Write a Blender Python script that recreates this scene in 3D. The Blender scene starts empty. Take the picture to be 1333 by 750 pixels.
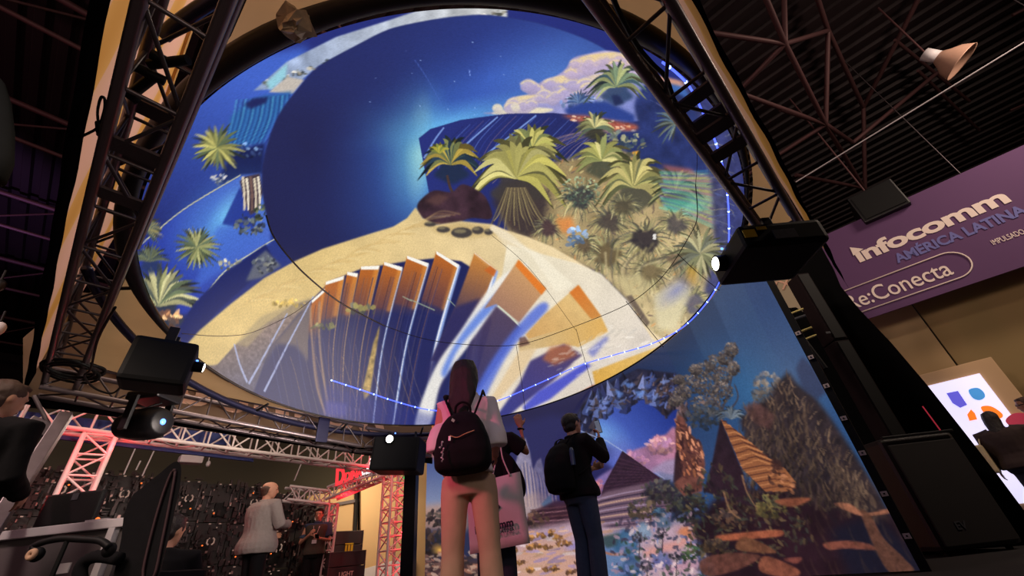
import bpy, bmesh, math, random
import numpy as np
from mathutils import Vector, Matrix, Quaternion, noise

random.seed(7)
RNG = np.random.default_rng(7)
SC = bpy.context.scene
COL = SC.collection

# ------------------------------------------------------------------ camera
FPX, CX, CY, CH = 530.0, 666.5, 375.0, 0.42          # focal length in px, centre, camera height
_u = np.array([575 - CX, -430 - CY]); _zd = np.linalg.norm(_u); UI = _u / _zd
PITCH = math.atan(FPX / _zd)
FW = np.array([0, math.cos(PITCH), math.sin(PITCH)])
UP = np.array([0, -math.sin(PITCH), math.cos(PITCH)])
RT = np.array([1.0, 0, 0])
RI = np.array([-UI[1], UI[0]])
CAMP = np.array([0, 0, CH])
camx = UI[0] * UP + RI[0] * RT
camy = -(UI[1] * UP + RI[1] * RT)
cam = bpy.data.cameras.new('camera')
cam.sensor_fit = 'HORIZONTAL'; cam.sensor_width = 36
cam.lens = FPX / 1333 * 36; cam.clip_end = 200; cam.clip_start = .05
co = bpy.data.objects.new('camera', cam); COL.objects.link(co)
co.matrix_world = Matrix(((camx[0], camy[0], -FW[0], 0), (camx[1], camy[1], -FW[1], 0),
                          (camx[2], camy[2], -FW[2], CH), (0, 0, 0, 1)))
SC.camera = co

# ------------------------------------------------------------------ world, exposure, lamps
w = bpy.data.worlds.new('hall_dark'); SC.world = w; w.use_nodes = True
w.node_tree.nodes['Background'].inputs[0].default_value = (.30, .18, .20, 1)
w.node_tree.nodes['Background'].inputs[1].default_value = .010
SC.view_settings.view_transform = 'Standard'; SC.view_settings.look = 'None'
SC.view_settings.exposure = 0; SC.view_settings.gamma = 1; SC.view_settings.use_curve_mapping = False


def lamp(kind, loc, power, color, size=.3, target=None, angle=60, blend=.5):
    l = bpy.data.lights.new('lamp', kind); l.energy = power; l.color = color
    if kind == 'AREA': l.size = size
    else: l.shadow_soft_size = size
    if kind == 'SPOT': l.spot_size = math.radians(angle); l.spot_blend = blend
    o = bpy.data.objects.new('hall_or_added_lamp', l); COL.objects.link(o); o.location = loc  # one name for the hall's lamps and the added unseen fill lights
    if target is not None:
        d = Vector(target) - Vector(loc); o.rotation_euler = d.to_track_quat('-Z', 'Y').to_euler()
    return o


T49 = math.radians(49.0)
E2 = np.array([math.cos(T49), math.sin(T49), 0]); E1 = np.array([-math.sin(T49), math.cos(T49), 0])


def ABZ(a, b, z): return E2 * a + E1 * b + np.array([0, 0, z])


lamp('AREA', (-3.2, -4.5, 5.5), 260, (1, .80, .62), 2.0, (-1.0, 2.5, 2.6))         # area light added behind the camera to brighten everything ahead
lamp('AREA', ABZ(-5, 2.5, 6.5), 290, (1, .76, .68), 1.6, ABZ(-.4, 2.2, 3.2))         # hall lamp left of the rig
lamp('AREA', ABZ(2.0, 3.2, 8.5), 260, (1, .80, .62), 1.6, ABZ(2.0, 3.0, 2))            # hall lamp high over the rig
lamp('SPOT', ABZ(-5, 14, 4.5), 1100, (.60, .34, .95), .3, ABZ(-4.5, 17, 11), 60, .8)        # violet uplight on the roof
lamp('POINT', ABZ(-9, 7, 6.5), 420, (1, .42, .50), .3)                               # point light added to lift the dark left roof
lamp('SPOT', (-.8, .3, 3.4), 240, (1, .88, .82), .2, (-4.1, 6.7, 1.2), 17, .8)        # unseen spot added to brighten the man in the grey sweater
lamp('SPOT', tuple(ABZ(2.2, 3.3, 1.7)), 420, (1, .84, .74), .4, tuple(ABZ(1.3, 6.0, 2.3)), 100, 1)   # unseen spot added under the dome to brighten the back cloth wall
lamp('SPOT', (.3, -.6, 1.7), 70, (1, .80, .66), .5, tuple(ABZ(.6, 6.0, 1.7)), 62, 1)  # unseen spot added in place of ambient bounce
lamp('AREA', ABZ(8.0, -6.5, 8), 300, (1, .78, .62), 1.5, ABZ(11, -2, 4.0))           # lamp in front of the banner
lamp('SPOT', (-2.5, .5, 2.0), 230, (1, .12, .28), .15, (-.55, 2.8, 1.1), 26, .8)     # red stage light from the left
lamp('SPOT', (1.0, -2.2, 2.4), 120, (1, .86, .80), .3, (-.2, 3.2, 1.1), 38, .8)      # spot added behind the camera to brighten the woman's blouse

# ------------------------------------------------------------------ pixel rays (for placing at real depths)


def ray(px, py):
    d = np.array([px - CX, py - CY]); v = FPX * FW + (d @ UI) * UP + (d @ RI) * RT
    return v / np.linalg.norm(v)


def atz(px, py, z): v = ray(px, py); return CAMP + v * ((z - CH) / v[2])
def aty(px, py, y): v = ray(px, py); return CAMP + v * (y / v[1])
def onp(px, py, n, c): v = ray(px, py); n = np.asarray(n, float); return CAMP + v * ((c - CAMP @ n) / (v @ n))
def onA(px, py, a): return onp(px, py, E2, a)
def onB(px, py, b): return onp(px, py, E1, b)


def chart(P):
    """chart coordinates in which the projected show and the print were measured"""
    q = P - CAMP; z = q @ FW; a = q @ UP / z * FPX; b = q @ RT / z * FPX
    return np.stack([CX + a * UI[0] + b * RI[0], CY + a * UI[1] + b * RI[1]], -1)


# ------------------------------------------------------------------ materials
def s2l(c):
    c = np.asarray(c, float) / 255.0
    return np.where(c <= .04045, c / 12.92, ((c + .055) / 1.055) ** 2.4)


def translucent(m, k):
    """thin cloth: part of the light falling on one side shows on the other"""
    nt = m.node_tree; b = nt.nodes['Principled BSDF']; o = nt.nodes['Material Output']; tr = nt.nodes.new('ShaderNodeBsdfTranslucent'); mx = nt.nodes.new('ShaderNodeMixShader'); mx.inputs[0].default_value = k
    nt.links.new(b.inputs['Base Color'].links[0].from_socket, tr.inputs[0]); nt.links.new(b.outputs[0], mx.inputs[1]); nt.links.new(tr.outputs[0], mx.inputs[2]); nt.links.new(mx.outputs[0], o.inputs[0])


M = {}


def mat(name, rgb, rough=.6, metal=0.0, noise_amt=.15, scale=8.0, emit=0, bump=0.0, stretch=None, spec=.5, thin=0):
    m = bpy.data.materials.new(name); m.use_nodes = True; nt = m.node_tree; n = nt.nodes; L = nt.links
    b = n['Principled BSDF']; c = s2l(rgb)
    b.inputs['Roughness'].default_value = rough; b.inputs['Metallic'].default_value = metal
    b.inputs['Specular IOR Level'].default_value = spec
    tc = n.new('ShaderNodeTexCoord'); nz = n.new('ShaderNodeTexNoise'); nz.inputs['Scale'].default_value = scale
    nz.inputs['Detail'].default_value = 3
    if stretch:
        mp = n.new('ShaderNodeMapping'); mp.inputs['Scale'].default_value = stretch
        L.new(tc.outputs['Object'], mp.inputs[0]); L.new(mp.outputs[0], nz.inputs['Vector'])
    else: L.new(tc.outputs['Object'], nz.inputs['Vector'])
    mx = n.new('ShaderNodeMix'); mx.data_type = 'RGBA'
    mx.inputs[6].default_value = (*(c * (1 - noise_amt)), 1); mx.inputs[7].default_value = (*np.minimum(c * (1 + noise_amt), 1), 1)
    L.new(nz.outputs[0], mx.inputs[0]); L.new(mx.outputs[2], b.inputs['Base Color'])
    if emit:
        L.new(mx.outputs[2], b.inputs['Emission Color']); b.inputs['Emission Strength'].default_value = emit
    if bump:
        bp = n.new('ShaderNodeBump'); bp.inputs['Strength'].default_value = bump; bp.inputs['Distance'].default_value = .01
        L.new(nz.outputs[0], bp.inputs['Height']); L.new(bp.outputs[0], b.inputs['Normal'])
    if thin: translucent(m, thin)
    M.setdefault(name, m); return m


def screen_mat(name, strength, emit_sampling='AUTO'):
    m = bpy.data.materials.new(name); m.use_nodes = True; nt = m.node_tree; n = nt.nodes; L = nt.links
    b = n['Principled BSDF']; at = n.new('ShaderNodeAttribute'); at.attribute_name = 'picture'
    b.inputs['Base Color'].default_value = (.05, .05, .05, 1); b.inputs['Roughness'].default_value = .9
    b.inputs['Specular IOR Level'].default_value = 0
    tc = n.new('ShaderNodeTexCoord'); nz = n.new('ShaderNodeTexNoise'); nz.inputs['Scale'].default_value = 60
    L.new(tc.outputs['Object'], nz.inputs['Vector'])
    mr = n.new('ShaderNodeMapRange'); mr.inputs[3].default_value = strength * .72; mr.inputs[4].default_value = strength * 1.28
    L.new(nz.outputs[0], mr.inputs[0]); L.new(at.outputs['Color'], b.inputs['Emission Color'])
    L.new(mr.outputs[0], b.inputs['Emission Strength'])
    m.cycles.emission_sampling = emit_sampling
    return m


M['truss'] = mat('truss_metal', (120, 108, 112), .38, .75, .2, 14)
M['brace'] = mat('brace_metal', (88, 80, 84), .45, .7, .2, 14)
M['booth_truss'] = mat('booth_truss_paint', (215, 205, 205), .5, .1, .1, 10)
M['black'] = mat('black_plastic', (11, 11, 13), .6, 0, .2, 20, spec=.25)
M['blackmetal'] = mat('black_metal', (26, 25, 28), .42, .3, .2, 20)
M['drape'] = mat('black_drape', (8, 8, 9), .95, 0, .3, 6, bump=.3, spec=.1)
M['hem'] = mat('black_hem', (6, 5, 7), .95, 0, .3, 10, spec=0)
M['rimroll'] = mat('rim_sleeve', (34, 28, 26), .55, 0, .4, 5, bump=.5)
M['ringtube'] = mat('ring_tube', (40, 40, 66), .35, .6, .2, 10)
M['canopy'] = mat('canopy_cloth', (196, 166, 128), .9, 0, .14, 3, bump=.25, thin=.5)
M['seam'] = mat('seam_tape', (92, 84, 84), .9, 0, .3, 12)
M['floor'] = mat('hall_carpet', (34, 30, 32), .95, 0, .3, 20)
M['roof'] = mat('roof_sheet', (32, 20, 24), .6, .3, .35, .6)
M['rooftube'] = mat('roof_steel', (84, 54, 56), .6, .3, .2, 4)
M['hallwall'] = mat('hall_wall', (30, 28, 27), .9, 0, .25, 1.2)
M['beige'] = mat('beige_panel', (190, 160, 118), .85, 0, .08, 1.5)
M['beige2'] = mat('beige_frame', (222, 184, 140), .8, 0, .06, 2)
M['banner'] = mat('purple_banner', (94, 60, 104), .8, 0, .1, .8)
M['print_white'] = mat('white_print', (246, 228, 218), .8, 0, .03, 3)
M['print_blue'] = mat('blue_print', (112, 112, 176), .8, 0, .03, 3)
M['print_dark'] = mat('dark_print', (30, 28, 40), .8, 0, .03, 3)
M['skin'] = mat('skin', (196, 142, 116), .55, 0, .08, 30)
M['skin_dark'] = mat('skin_tan', (168, 112, 86), .55, 0, .08, 30)
M['hair'] = mat('dark_hair', (32, 20, 18), .5, 0, .5, 40, stretch=(30, 30, 2), bump=.4)
M['hair_brown'] = mat('brown_hair', (74, 50, 38), .6, 0, .4, 40, stretch=(20, 20, 3), bump=.4)
M['white_shirt'] = mat('white_blouse', (226, 212, 212), .85, 0, .06, 12, bump=.15)
M['khaki'] = mat('khaki_trousers', (186, 150, 124), .9, 0, .1, 14, bump=.2)
M['denim'] = mat('blue_denim', (54, 64, 92), .9, 0, .22, 26, bump=.2)
M['navy'] = mat('navy_trousers', (30, 32, 50), .9, 0, .2, 20)
M['black_cloth'] = mat('black_cloth', (17, 16, 19), .92, 0, .3, 18, bump=.3, spec=.2)
M['grey_knit'] = mat('grey_sweater', (150, 138, 134), .95, 0, .1, 30, bump=.35)
M['vest'] = mat('padded_vest', (62, 56, 46), .85, 0, .2, 12, bump=.3)
M['blue_shirt'] = mat('blue_shirt', (48, 66, 92), .9, 0, .15, 14)
M['cream_cloth'] = mat('cream_cloth', (208, 186, 148), .9, 0, .1, 10)
M['tote'] = mat('tote_fabric', (206, 198, 194), .85, 0, .06, 12, bump=.15)
M['silver'] = mat('silver', (200, 196, 196), .3, .9, .1, 20)
M['white_plastic'] = mat('white_plastic', (206, 200, 204), .6, 0, .06, 10)
M['greypanel'] = mat('grey_panel', (96, 88, 90), .8, 0, .1, 4)
M['darkwall'] = mat('led_cabinet', (38, 32, 34), .5, .3, .4, 5)
M['yellow'] = mat('yellow_sticker', (214, 178, 30), .6, 0, .1, 20)
M['greystick'] = mat('grey_sticker', (60, 60, 66), .6, 0, .5, 60)
M['lens'] = mat('lens_lit', (255, 246, 225), .1, 0, .02, 4, emit=9)
M['lens_blue'] = mat('lens_blue_lit', (80, 130, 255), .1, 0, .02, 4, emit=4)
M['ledcord'] = mat('led_cord', (66, 84, 240), .4, 0, .1, 4, emit=3.0)
M['ledbead'] = mat('led_bead', (150, 180, 255), .3, 0, .05, 4, emit=5)
M['ind_orange'] = mat('orange_indicator', (255, 120, 50), .4, 0, .05, 4, emit=1.2)
M['ind_white'] = mat('white_indicator', (170, 146, 134), .4, 0, .05, 4, emit=.32)
M['red_letter'] = mat('red_letters', (255, 62, 70), .5, 0, .05, 4, emit=.9)
M['white_letter'] = mat('white_letters_lit', (255, 240, 240), .5, 0, .05, 4, emit=1.1)
M['bluebar'] = mat('blue_fascia', (46, 62, 130), .6, 0, .1, 4)
M['glass'] = mat('phone_glass', (150, 160, 180), .2, 0, .1, 8, emit=.25)
M['eye'] = mat('eye_dark', (20, 16, 16), .2, 0, .1, 8)
M['headset'] = mat('ear_pad', (196, 156, 128), .8, 0, .1, 20)
M['rung'] = mat('rung_reflection', (214, 196, 120), .5, .2, .1, 8)  # pale yellow painted for light reflecting on dark rungs
M['tag'] = mat('white_tag', (214, 196, 196), .6, 0, .1, 10)
M['lamp_shade'] = mat('lamp_reflector', (190, 150, 130), .5, .1, .1, 10)
M['plastic_wrap'] = mat('clear_wrap', (210, 190, 160), .25, 0, .3, 30)
M['orange_print'] = mat('orange_print', (220, 110, 60), .8, 0, .1, 8)


# ------------------------------------------------------------------ mesh helpers
WLOC = {}


class MB:
    def __init__(s): s.v = []; s.f = []
    def add(s, v, f):
        k = len(s.v); s.v += [tuple(map(float, p)) for p in v]; s.f += [tuple(i + k for i in q) for q in f]; return s
    def obox(s, c, ax, ay, az, bev=0):
        c = np.array(c, float); ax, ay, az = [np.array(q, float) for q in (ax, ay, az)]
        if bev:
            bm = bmesh.new(); bmesh.ops.create_cube(bm, size=2)
            lx, ly, lz = [np.linalg.norm(q) for q in (ax, ay, az)]
            for v in bm.verts: v.co = Vector((v.co.x * lx, v.co.y * ly, v.co.z * lz))
            bmesh.ops.bevel(bm, geom=bm.edges[:], offset=bev, segments=2, affect='EDGES', profile=.6)
            ux, uy, uz = ax / lx, ay / ly, az / lz; bm.verts.index_update()
            s.add([c + ux * v.co.x + uy * v.co.y + uz * v.co.z for v in bm.verts], [[v.index for v in f.verts] for f in bm.faces]); bm.free(); return s
        v = [c + ax * i + ay * j + az * k for i in (-1, 1) for j in (-1, 1) for k in (-1, 1)]
        return s.add(v, [(0, 1, 3, 2), (4, 6, 7, 5), (0, 4, 5, 1), (2, 3, 7, 6), (0, 2, 6, 4), (1, 5, 7, 3)])
    def box(s, c, sx, sy, sz, bev=0): return s.obox(c, (sx / 2, 0, 0), (0, sy / 2, 0), (0, 0, sz / 2), bev)
    def loft(s, rings, closed=False):
        n = len(rings[0]); v = [p for r in rings for p in r]; f = []
        m = len(rings)
        for i in range(m - 1 + (1 if closed else 0)):
            a = i * n; b = ((i + 1) % m) * n
            for j in range(n): f.append((a + j, a + (j + 1) % n, b + (j + 1) % n, b + j))
        if not closed: f.append(tuple(range(n - 1, -1, -1))); f.append(tuple((m - 1) * n + j for j in range(n)))
        return s.add(v, f)
    def tube(s, pts, r, n=8, flat=1.0, round_ends=False):
        pts = [np.array(p, float) for p in pts]
        if np.isscalar(r): r = [r] * len(pts)
        r = list(r)
        if round_ends:
            d0 = pts[0] - pts[1]; d0 /= np.linalg.norm(d0) + 1e-9; d1 = pts[-1] - pts[-2]; d1 /= np.linalg.norm(d1) + 1e-9
            pts = [pts[0] + d0 * r[0] * .9, pts[0] + d0 * r[0] * .6] + pts + [pts[-1] + d1 * r[-1] * .6, pts[-1] + d1 * r[-1] * .9]
            r = [r[0] * .3, r[0] * .75] + r + [r[-1] * .75, r[-1] * .3]
        rings = []; ref = np.array([.13, .21, .97])
        for i, p in enumerate(pts):
            t = pts[min(i + 1, len(pts) - 1)] - pts[max(i - 1, 0)]; t /= np.linalg.norm(t) + 1e-9
            if abs(t @ ref) > .95: ref = np.array([.9, .3, .1])
            x = np.cross(t, ref); x /= np.linalg.norm(x); y = np.cross(t, x)
            rings.append([p + (x * math.cos(q) + y * math.sin(q) * flat) * r[i] for q in np.linspace(0, 2 * math.pi, n, endpoint=False)])
        return s.loft(rings)
    def ell(s, c, rx, ry, rz, nu=16, nv=10, axes=None):
        c = np.array(c, float); A = np.eye(3) if axes is None else np.array(axes, float); rings = []
        for i in range(nv + 1):
            t = math.pi * (i + .02) / (nv + .04)
            rings.append([c + A[0] * rx * math.sin(t) * math.cos(q) + A[1] * ry * math.sin(t) * math.sin(q) + A[2] * rz * math.cos(t)
                          for q in np.linspace(0, 2 * math.pi, nu, endpoint=False)])
        return s.loft(rings)
    def prism(s, pts, th):
        pts = [np.array(p, float) for p in pts]; th = np.array(th, float); n = len(pts)
        v = pts + [p + th for p in pts]
        return s.add(v, [tuple(range(n - 1, -1, -1)), tuple(range(n, 2 * n))] + [(i, (i + 1) % n, n + (i + 1) % n, n + i) for i in range(n)])
    def ring(s, c, x, y, R, r, n=20, m=6, a0=0, a1=2 * math.pi):
        c, x, y = [np.array(q, float) for q in (c, x, y)]; z = np.cross(x, y); full = abs(a1 - a0 - 2 * math.pi) < 1e-6
        rings = []
        for t in np.linspace(a0, a1, n, endpoint=not full):
            d = x * math.cos(t) + y * math.sin(t)
            rings.append([c + d * (R + r * math.cos(q)) + z * r * math.sin(q) for q in np.linspace(0, 2 * math.pi, m, endpoint=False)])
        return s.loft(rings, closed=full)


def tagp(o, label=None, cat=None, group=None, kind=None):
    if label: o['label'] = label
    if cat: o['category'] = cat
    if group: o['group'] = group
    if kind: o['kind'] = kind
    return o


def empty(name, loc, label, cat, group=None):
    o = bpy.data.objects.new(name, None); COL.objects.link(o); o.location = [float(q) for q in loc]; o.empty_display_size = .1
    WLOC[o.name] = np.array(loc, float); return tagp(o, label, cat, group)


def link(name, me, parent=None, origin=None):
    o = bpy.data.objects.new(name, me); COL.objects.link(o)
    pw = WLOC[parent.name] if parent else np.zeros(3)
    if parent: o.parent = parent
    og = pw if origin is None else np.array(origin, float)
    o.location = [float(q) for q in og - pw]; WLOC[o.name] = og
    return o


def obj(name, mb, m, parent=None, smooth=False, origin=None, label=None, cat=None, group=None, kind=None):
    og = np.array(origin, float) if origin is not None else (WLOC[parent.name] if parent else np.zeros(3))
    me = bpy.data.meshes.new(name); me.from_pydata([tuple(np.array(p) - og) for p in mb.v], [], mb.f)
    me.materials.append(M[m] if isinstance(m, str) else m)
    bm = bmesh.new(); bm.from_mesh(me); bmesh.ops.recalc_face_normals(bm, faces=bm.faces); bm.to_mesh(me); bm.free()
    if smooth: me.polygons.foreach_set('use_smooth', [True] * len(me.polygons))
    o = link(name, me, parent, og); tagp(o, label, cat, group, kind); return o


UNIT = {}


def bar(parent, name, p0, p1, r, m, n=10, kind=None):
    """a straight round member; all members of one material share one mesh"""
    key = (m, n)
    if key not in UNIT:
        mb = MB(); mb.loft([[(math.cos(q), math.sin(q), z) for q in np.linspace(0, 2 * math.pi, n, endpoint=False)] for z in (-1, 1)])
        me = bpy.data.meshes.new('round_bar'); me.from_pydata(mb.v, [], mb.f); me.materials.append(M[m])
        me.polygons.foreach_set('use_smooth', [len(p.vertices) == 4 for p in me.polygons]); UNIT[key] = me
    p0 = np.array(p0, float); p1 = np.array(p1, float); d = p1 - p0; L = np.linalg.norm(d)
    o = link(name, UNIT[key], parent, (p0 + p1) / 2)
    o.rotation_mode = 'QUATERNION'; o.rotation_quaternion = Vector(d).to_track_quat('Z', 'Y'); o.scale = (r, r, L / 2)
    return o


def remesh(mb, vox, smooth=4, wrinkle=0, wscale=6, seed=0):
    me = bpy.data.meshes.new('tmp'); me.from_pydata(mb.v, [], mb.f)
    bm = bmesh.new(); bm.from_mesh(me); bmesh.ops.recalc_face_normals(bm, faces=bm.faces); bm.to_mesh(me); bm.free()
    o = bpy.data.objects.new('tmp', me); COL.objects.link(o)
    md = o.modifiers.new('r', 'REMESH'); md.mode = 'VOXEL'; md.voxel_size = vox
    dg = bpy.context.evaluated_depsgraph_get(); ev = o.evaluated_get(dg); m2 = bpy.data.meshes.new_from_object(ev)
    bpy.data.objects.remove(o); bpy.data.meshes.remove(me)
    bm = bmesh.new(); bm.from_mesh(m2)
    for _ in range(smooth): bmesh.ops.smooth_vert(bm, verts=bm.verts, factor=.5, use_axis_x=True, use_axis_y=True, use_axis_z=True)
    if wrinkle:
        bm.normal_update(); off = Vector((seed * 3.1, seed * 1.7, 0))
        for v in bm.verts:
            q = v.co * wscale + off; q.z *= .55
            k = noise.noise(q) + .5 * noise.noise(q * 2.3)
            v.co += v.normal * (k * wrinkle)
    out = MB(); bm.verts.index_update()
    out.v = [tuple(v.co) for v in bm.verts]; out.f = [tuple(v.index for v in f.verts) for f in bm.faces]
    bm.free(); bpy.data.meshes.remove(m2); return out


def text_obj(name, body, m, parent, org, xdir, ydir, width=None, height=None, bold=0, depth=.004, label=None, space=1.0):
    c = bpy.data.curves.new('t', 'FONT'); c.body = body; c.size = 1; c.offset = bold; c.extrude = 0; c.space_character = space; c.resolution_u = 4
    o = bpy.data.objects.new('t', c); COL.objects.link(o)
    dg = bpy.context.evaluated_depsgraph_get(); me = bpy.data.meshes.new_from_object(o.evaluated_get(dg)); bpy.data.objects.remove(o)
    P = np.array([v.co[:] for v in me.vertices]); fs = [tuple(p.vertices) for p in me.polygons]; bpy.data.meshes.remove(me)
    mn, mx = P.min(0), P.max(0)
    sx = width / (mx[0] - mn[0]) if width else None; sy = height / (mx[1] - mn[1]) if height else None
    sx = sx or sy; sy = sy or sx
    xd = np.array(xdir, float); xd /= np.linalg.norm(xd); yd = np.array(ydir, float); yd /= np.linalg.norm(yd); nd = np.cross(xd, yd)
    org = np.array(org, float)
    V = org + (P[:, :1] - mn[0]) * sx * xd + (P[:, 1:2] - mn[1]) * sy * yd
    n = len(V); ed = {}
    for f in fs:
        for i in range(len(f)):
            a, b = f[i], f[(i + 1) % len(f)]
            ed[(a, b)] = 1
    F = [tuple(q + n for q in f) for f in fs] + [tuple(reversed(f)) for f in fs]
    for (a, b) in ed:
        if (b, a) not in ed: F.append((a, b, b + n, a + n))
    mb = MB(); mb.add(np.concatenate([V, V + nd * depth]), F)
    return obj(name, mb, m, parent, label=label)


def tri(pts, closed=True, k=8):
    """Catmull-Rom through points"""
    P = np.array(pts, float); n = len(P); out = []
    rng = range(n) if closed else range(n - 1)
    for i in rng:
        if closed: a, b, c, d = P[(i - 1) % n], P[i], P[(i + 1) % n], P[(i + 2) % n]
        else: a, b, c, d = P[max(i - 1, 0)], P[i], P[i + 1], P[min(i + 2, n - 1)]
        for t in np.linspace(0, 1, k, endpoint=False):
            out.append(.5 * ((2 * b) + (c - a) * t + (2 * a - 5 * b + 4 * c - d) * t * t + (3 * b - a - 3 * c + d) * t ** 3))
    if not closed: out.append(P[-1])
    return np.array(out)


# ------------------------------------------------------------------ painter for the projected show and the printed mural
PS = 1.5


class Canvas:
    def __init__(s, w, h, col): s.w = int(w * PS); s.h = int(h * PS); s.c = np.ones((s.h, s.w, 3)) * np.array(col, float)
    def cover(s, pts, soft):
        P = np.asarray(pts, float) * PS; pad = soft * PS * 2 + 2
        x0, y0 = np.floor(P.min(0) - pad).astype(int); x1, y1 = np.ceil(P.max(0) + pad).astype(int)
        x0 = max(x0, 0); y0 = max(y0, 0); x1 = min(x1, s.w); y1 = min(y1, s.h)
        if x1 <= x0 or y1 <= y0: return None
        k = 2; xs = (np.arange((x1 - x0) * k) + .5) / k + x0; ys = (np.arange((y1 - y0) * k) + .5) / k + y0
        ins = np.zeros((len(ys), len(xs)), bool)
        for i in range(len(P)):
            a, b = P[i], P[(i + 1) % len(P)]
            if a[1] == b[1]: continue
            rows = (ys >= min(a[1], b[1])) & (ys < max(a[1], b[1]))
            if not rows.any(): continue
            xi = a[0] + (ys[rows] - a[1]) / (b[1] - a[1]) * (b[0] - a[0])
            ins[rows] ^= xs[None, :] > xi[:, None]
        m = ins.reshape(y1 - y0, k, x1 - x0, k).mean((1, 3))
        if soft > .7:
            r = max(int(soft * PS), 1)
            for ax in (0, 1):
                for _ in range(2):
                    cs = np.cumsum(np.pad(m, [(r + 1, r) if q == ax else (0, 0) for q in (0, 1)], mode='edge'), ax)
                    m = (np.take(cs, range(2 * r + 1, cs.shape[ax]), ax) - np.take(cs, range(0, cs.shape[ax] - 2 * r - 1), ax)) / (2 * r + 1)
        return x0, y0, x1, y1, m
    def fill(s, pts, col, soft=0, a=1.0, col2=None, g=None, smooth=False, tex=0, ts=10):
        """polygon; col2 with g=(x0,y0,x1,y1) makes a linear blend of two paints"""
        if smooth: pts = tri(pts)
        r = s.cover(pts, soft)
        if r is None: return
        x0, y0, x1, y1, m = r; c = np.array(col, float)
        yy, xx = np.mgrid[y0:y1, x0:x1] / PS
        if col2 is not None:
            d = np.array([g[2] - g[0], g[3] - g[1]], float); t = ((xx - g[0]) * d[0] + (yy - g[1]) * d[1]) / (d @ d)
            t = np.clip(t, 0, 1)[..., None]; c = c * (1 - t) + np.array(col2, float) * t
        if tex: c = c * (1 + tex * s.noise(xx, yy, ts))[..., None]
        m = (m * a)[..., None]; S = s.c[y0:y1, x0:x1]; s.c[y0:y1, x0:x1] = S * (1 - m) + c * m
    def noise(s, x, y, sc):
        out = 0; amp = 1
        for o in range(3):
            q = sc / 2 ** o; X = x / q + 17.3 * o; Y = y / q + 9.1 * o; xi = np.floor(X).astype(int); yi = np.floor(Y).astype(int)
            fx = X - xi; fy = Y - yi; fx = fx * fx * (3 - 2 * fx); fy = fy * fy * (3 - 2 * fy)
            h = lambda a, b: ((np.sin(a * 127.1 + b * 311.7) * 43758.5453) % 1) * 2 - 1
            out = out + amp * ((h(xi, yi) * (1 - fx) + h(xi + 1, yi) * fx) * (1 - fy) + (h(xi, yi + 1) * (1 - fx) + h(xi + 1, yi + 1) * fx) * fy); amp *= .5
        return out / 1.75
    def glow(s, cx, cy, rx, ry, col, a=1.0, p=2.0, rot=0):
        x0 = int(max((cx - 1.6 * max(rx, ry)) * PS, 0)); x1 = int(min((cx + 1.6 * max(rx, ry)) * PS, s.w))
        y0 = int(max((cy - 1.6 * max(rx, ry)) * PS, 0)); y1 = int(min((cy + 1.6 * max(rx, ry)) * PS, s.h))
        yy, xx = np.mgrid[y0:y1, x0:x1] / PS; dx = xx - cx; dy = yy - cy; cr, sr = math.cos(rot), math.sin(rot)
        d = np.sqrt(((dx * cr + dy * sr) / rx) ** 2 + ((-dx * sr + dy * cr) / ry) ** 2)
        m = (np.clip(1 - d / 1.5, 0, 1) ** p * a)[..., None]; S = s.c[y0:y1, x0:x1]; s.c[y0:y1, x0:x1] = S * (1 - m) + np.array(col, float) * m
    def stroke(s, pts, w0, w1, col, soft=0, a=1.0, mid=None, smooth=True):
        P = tri(pts, False, 6) if smooth and len(pts) > 2 else np.array(pts, float)
        t = np.gradient(P, axis=0); t /= np.linalg.norm(t, axis=1)[:, None] + 1e-9; nrm = np.stack([-t[:, 1], t[:, 0]], 1)
        q = np.linspace(0, 1, len(P)); wd = w0 + (w1 - w0) * q
        if mid is not None: wd = np.where(q < .5, w0 + (mid - w0) * q * 2, mid + (w1 - mid) * (q * 2 - 1))
        s.fill(np.concatenate([P + nrm * wd[:, None] / 2, (P - nrm * wd[:, None] / 2)[::-1]]), col, soft, a)
    def palm(s, cx, cy, r, cols, dark=None, n=16, a0=0, a1=360, droop=.35, wid=.16, seed=0, body=True):
        rg = np.random.default_rng(seed + int(cx)); dark = dark or tuple(.35 * q for q in cols[0])
        if body: s.fill([(cx + r * .5 * math.cos(t) * (1 + .25 * math.sin(5 * t)), cy + r * .22 + r * .42 * math.sin(t)) for t in np.linspace(0, 6.28, 24)], dark, 2.0, .85)
        for layer in range(2):
            for i in range(n):
                t = math.radians(a0 + (a1 - a0) * (i + rg.random() * .7) / n); L = r * rg.uniform(.75, 1.12) * (1 if layer else 1.08)
                ex, ey = cx + L * math.cos(t), cy + L * math.sin(t) * .9 + droop * L * abs(math.cos(t)) * .6
                mx_, my_ = cx + L * .5 * math.cos(t), cy + L * .5 * math.sin(t) - droop * L * .25
                c = np.array(cols[rg.integers(len(cols))], float) * rg.uniform(.8, 1.15)
                if layer == 0: c = c * .5
                s.stroke([(cx, cy), (mx_, my_), (ex, ey)], r * .05, .4, c, .3, .95, mid=r * wid)
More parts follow.
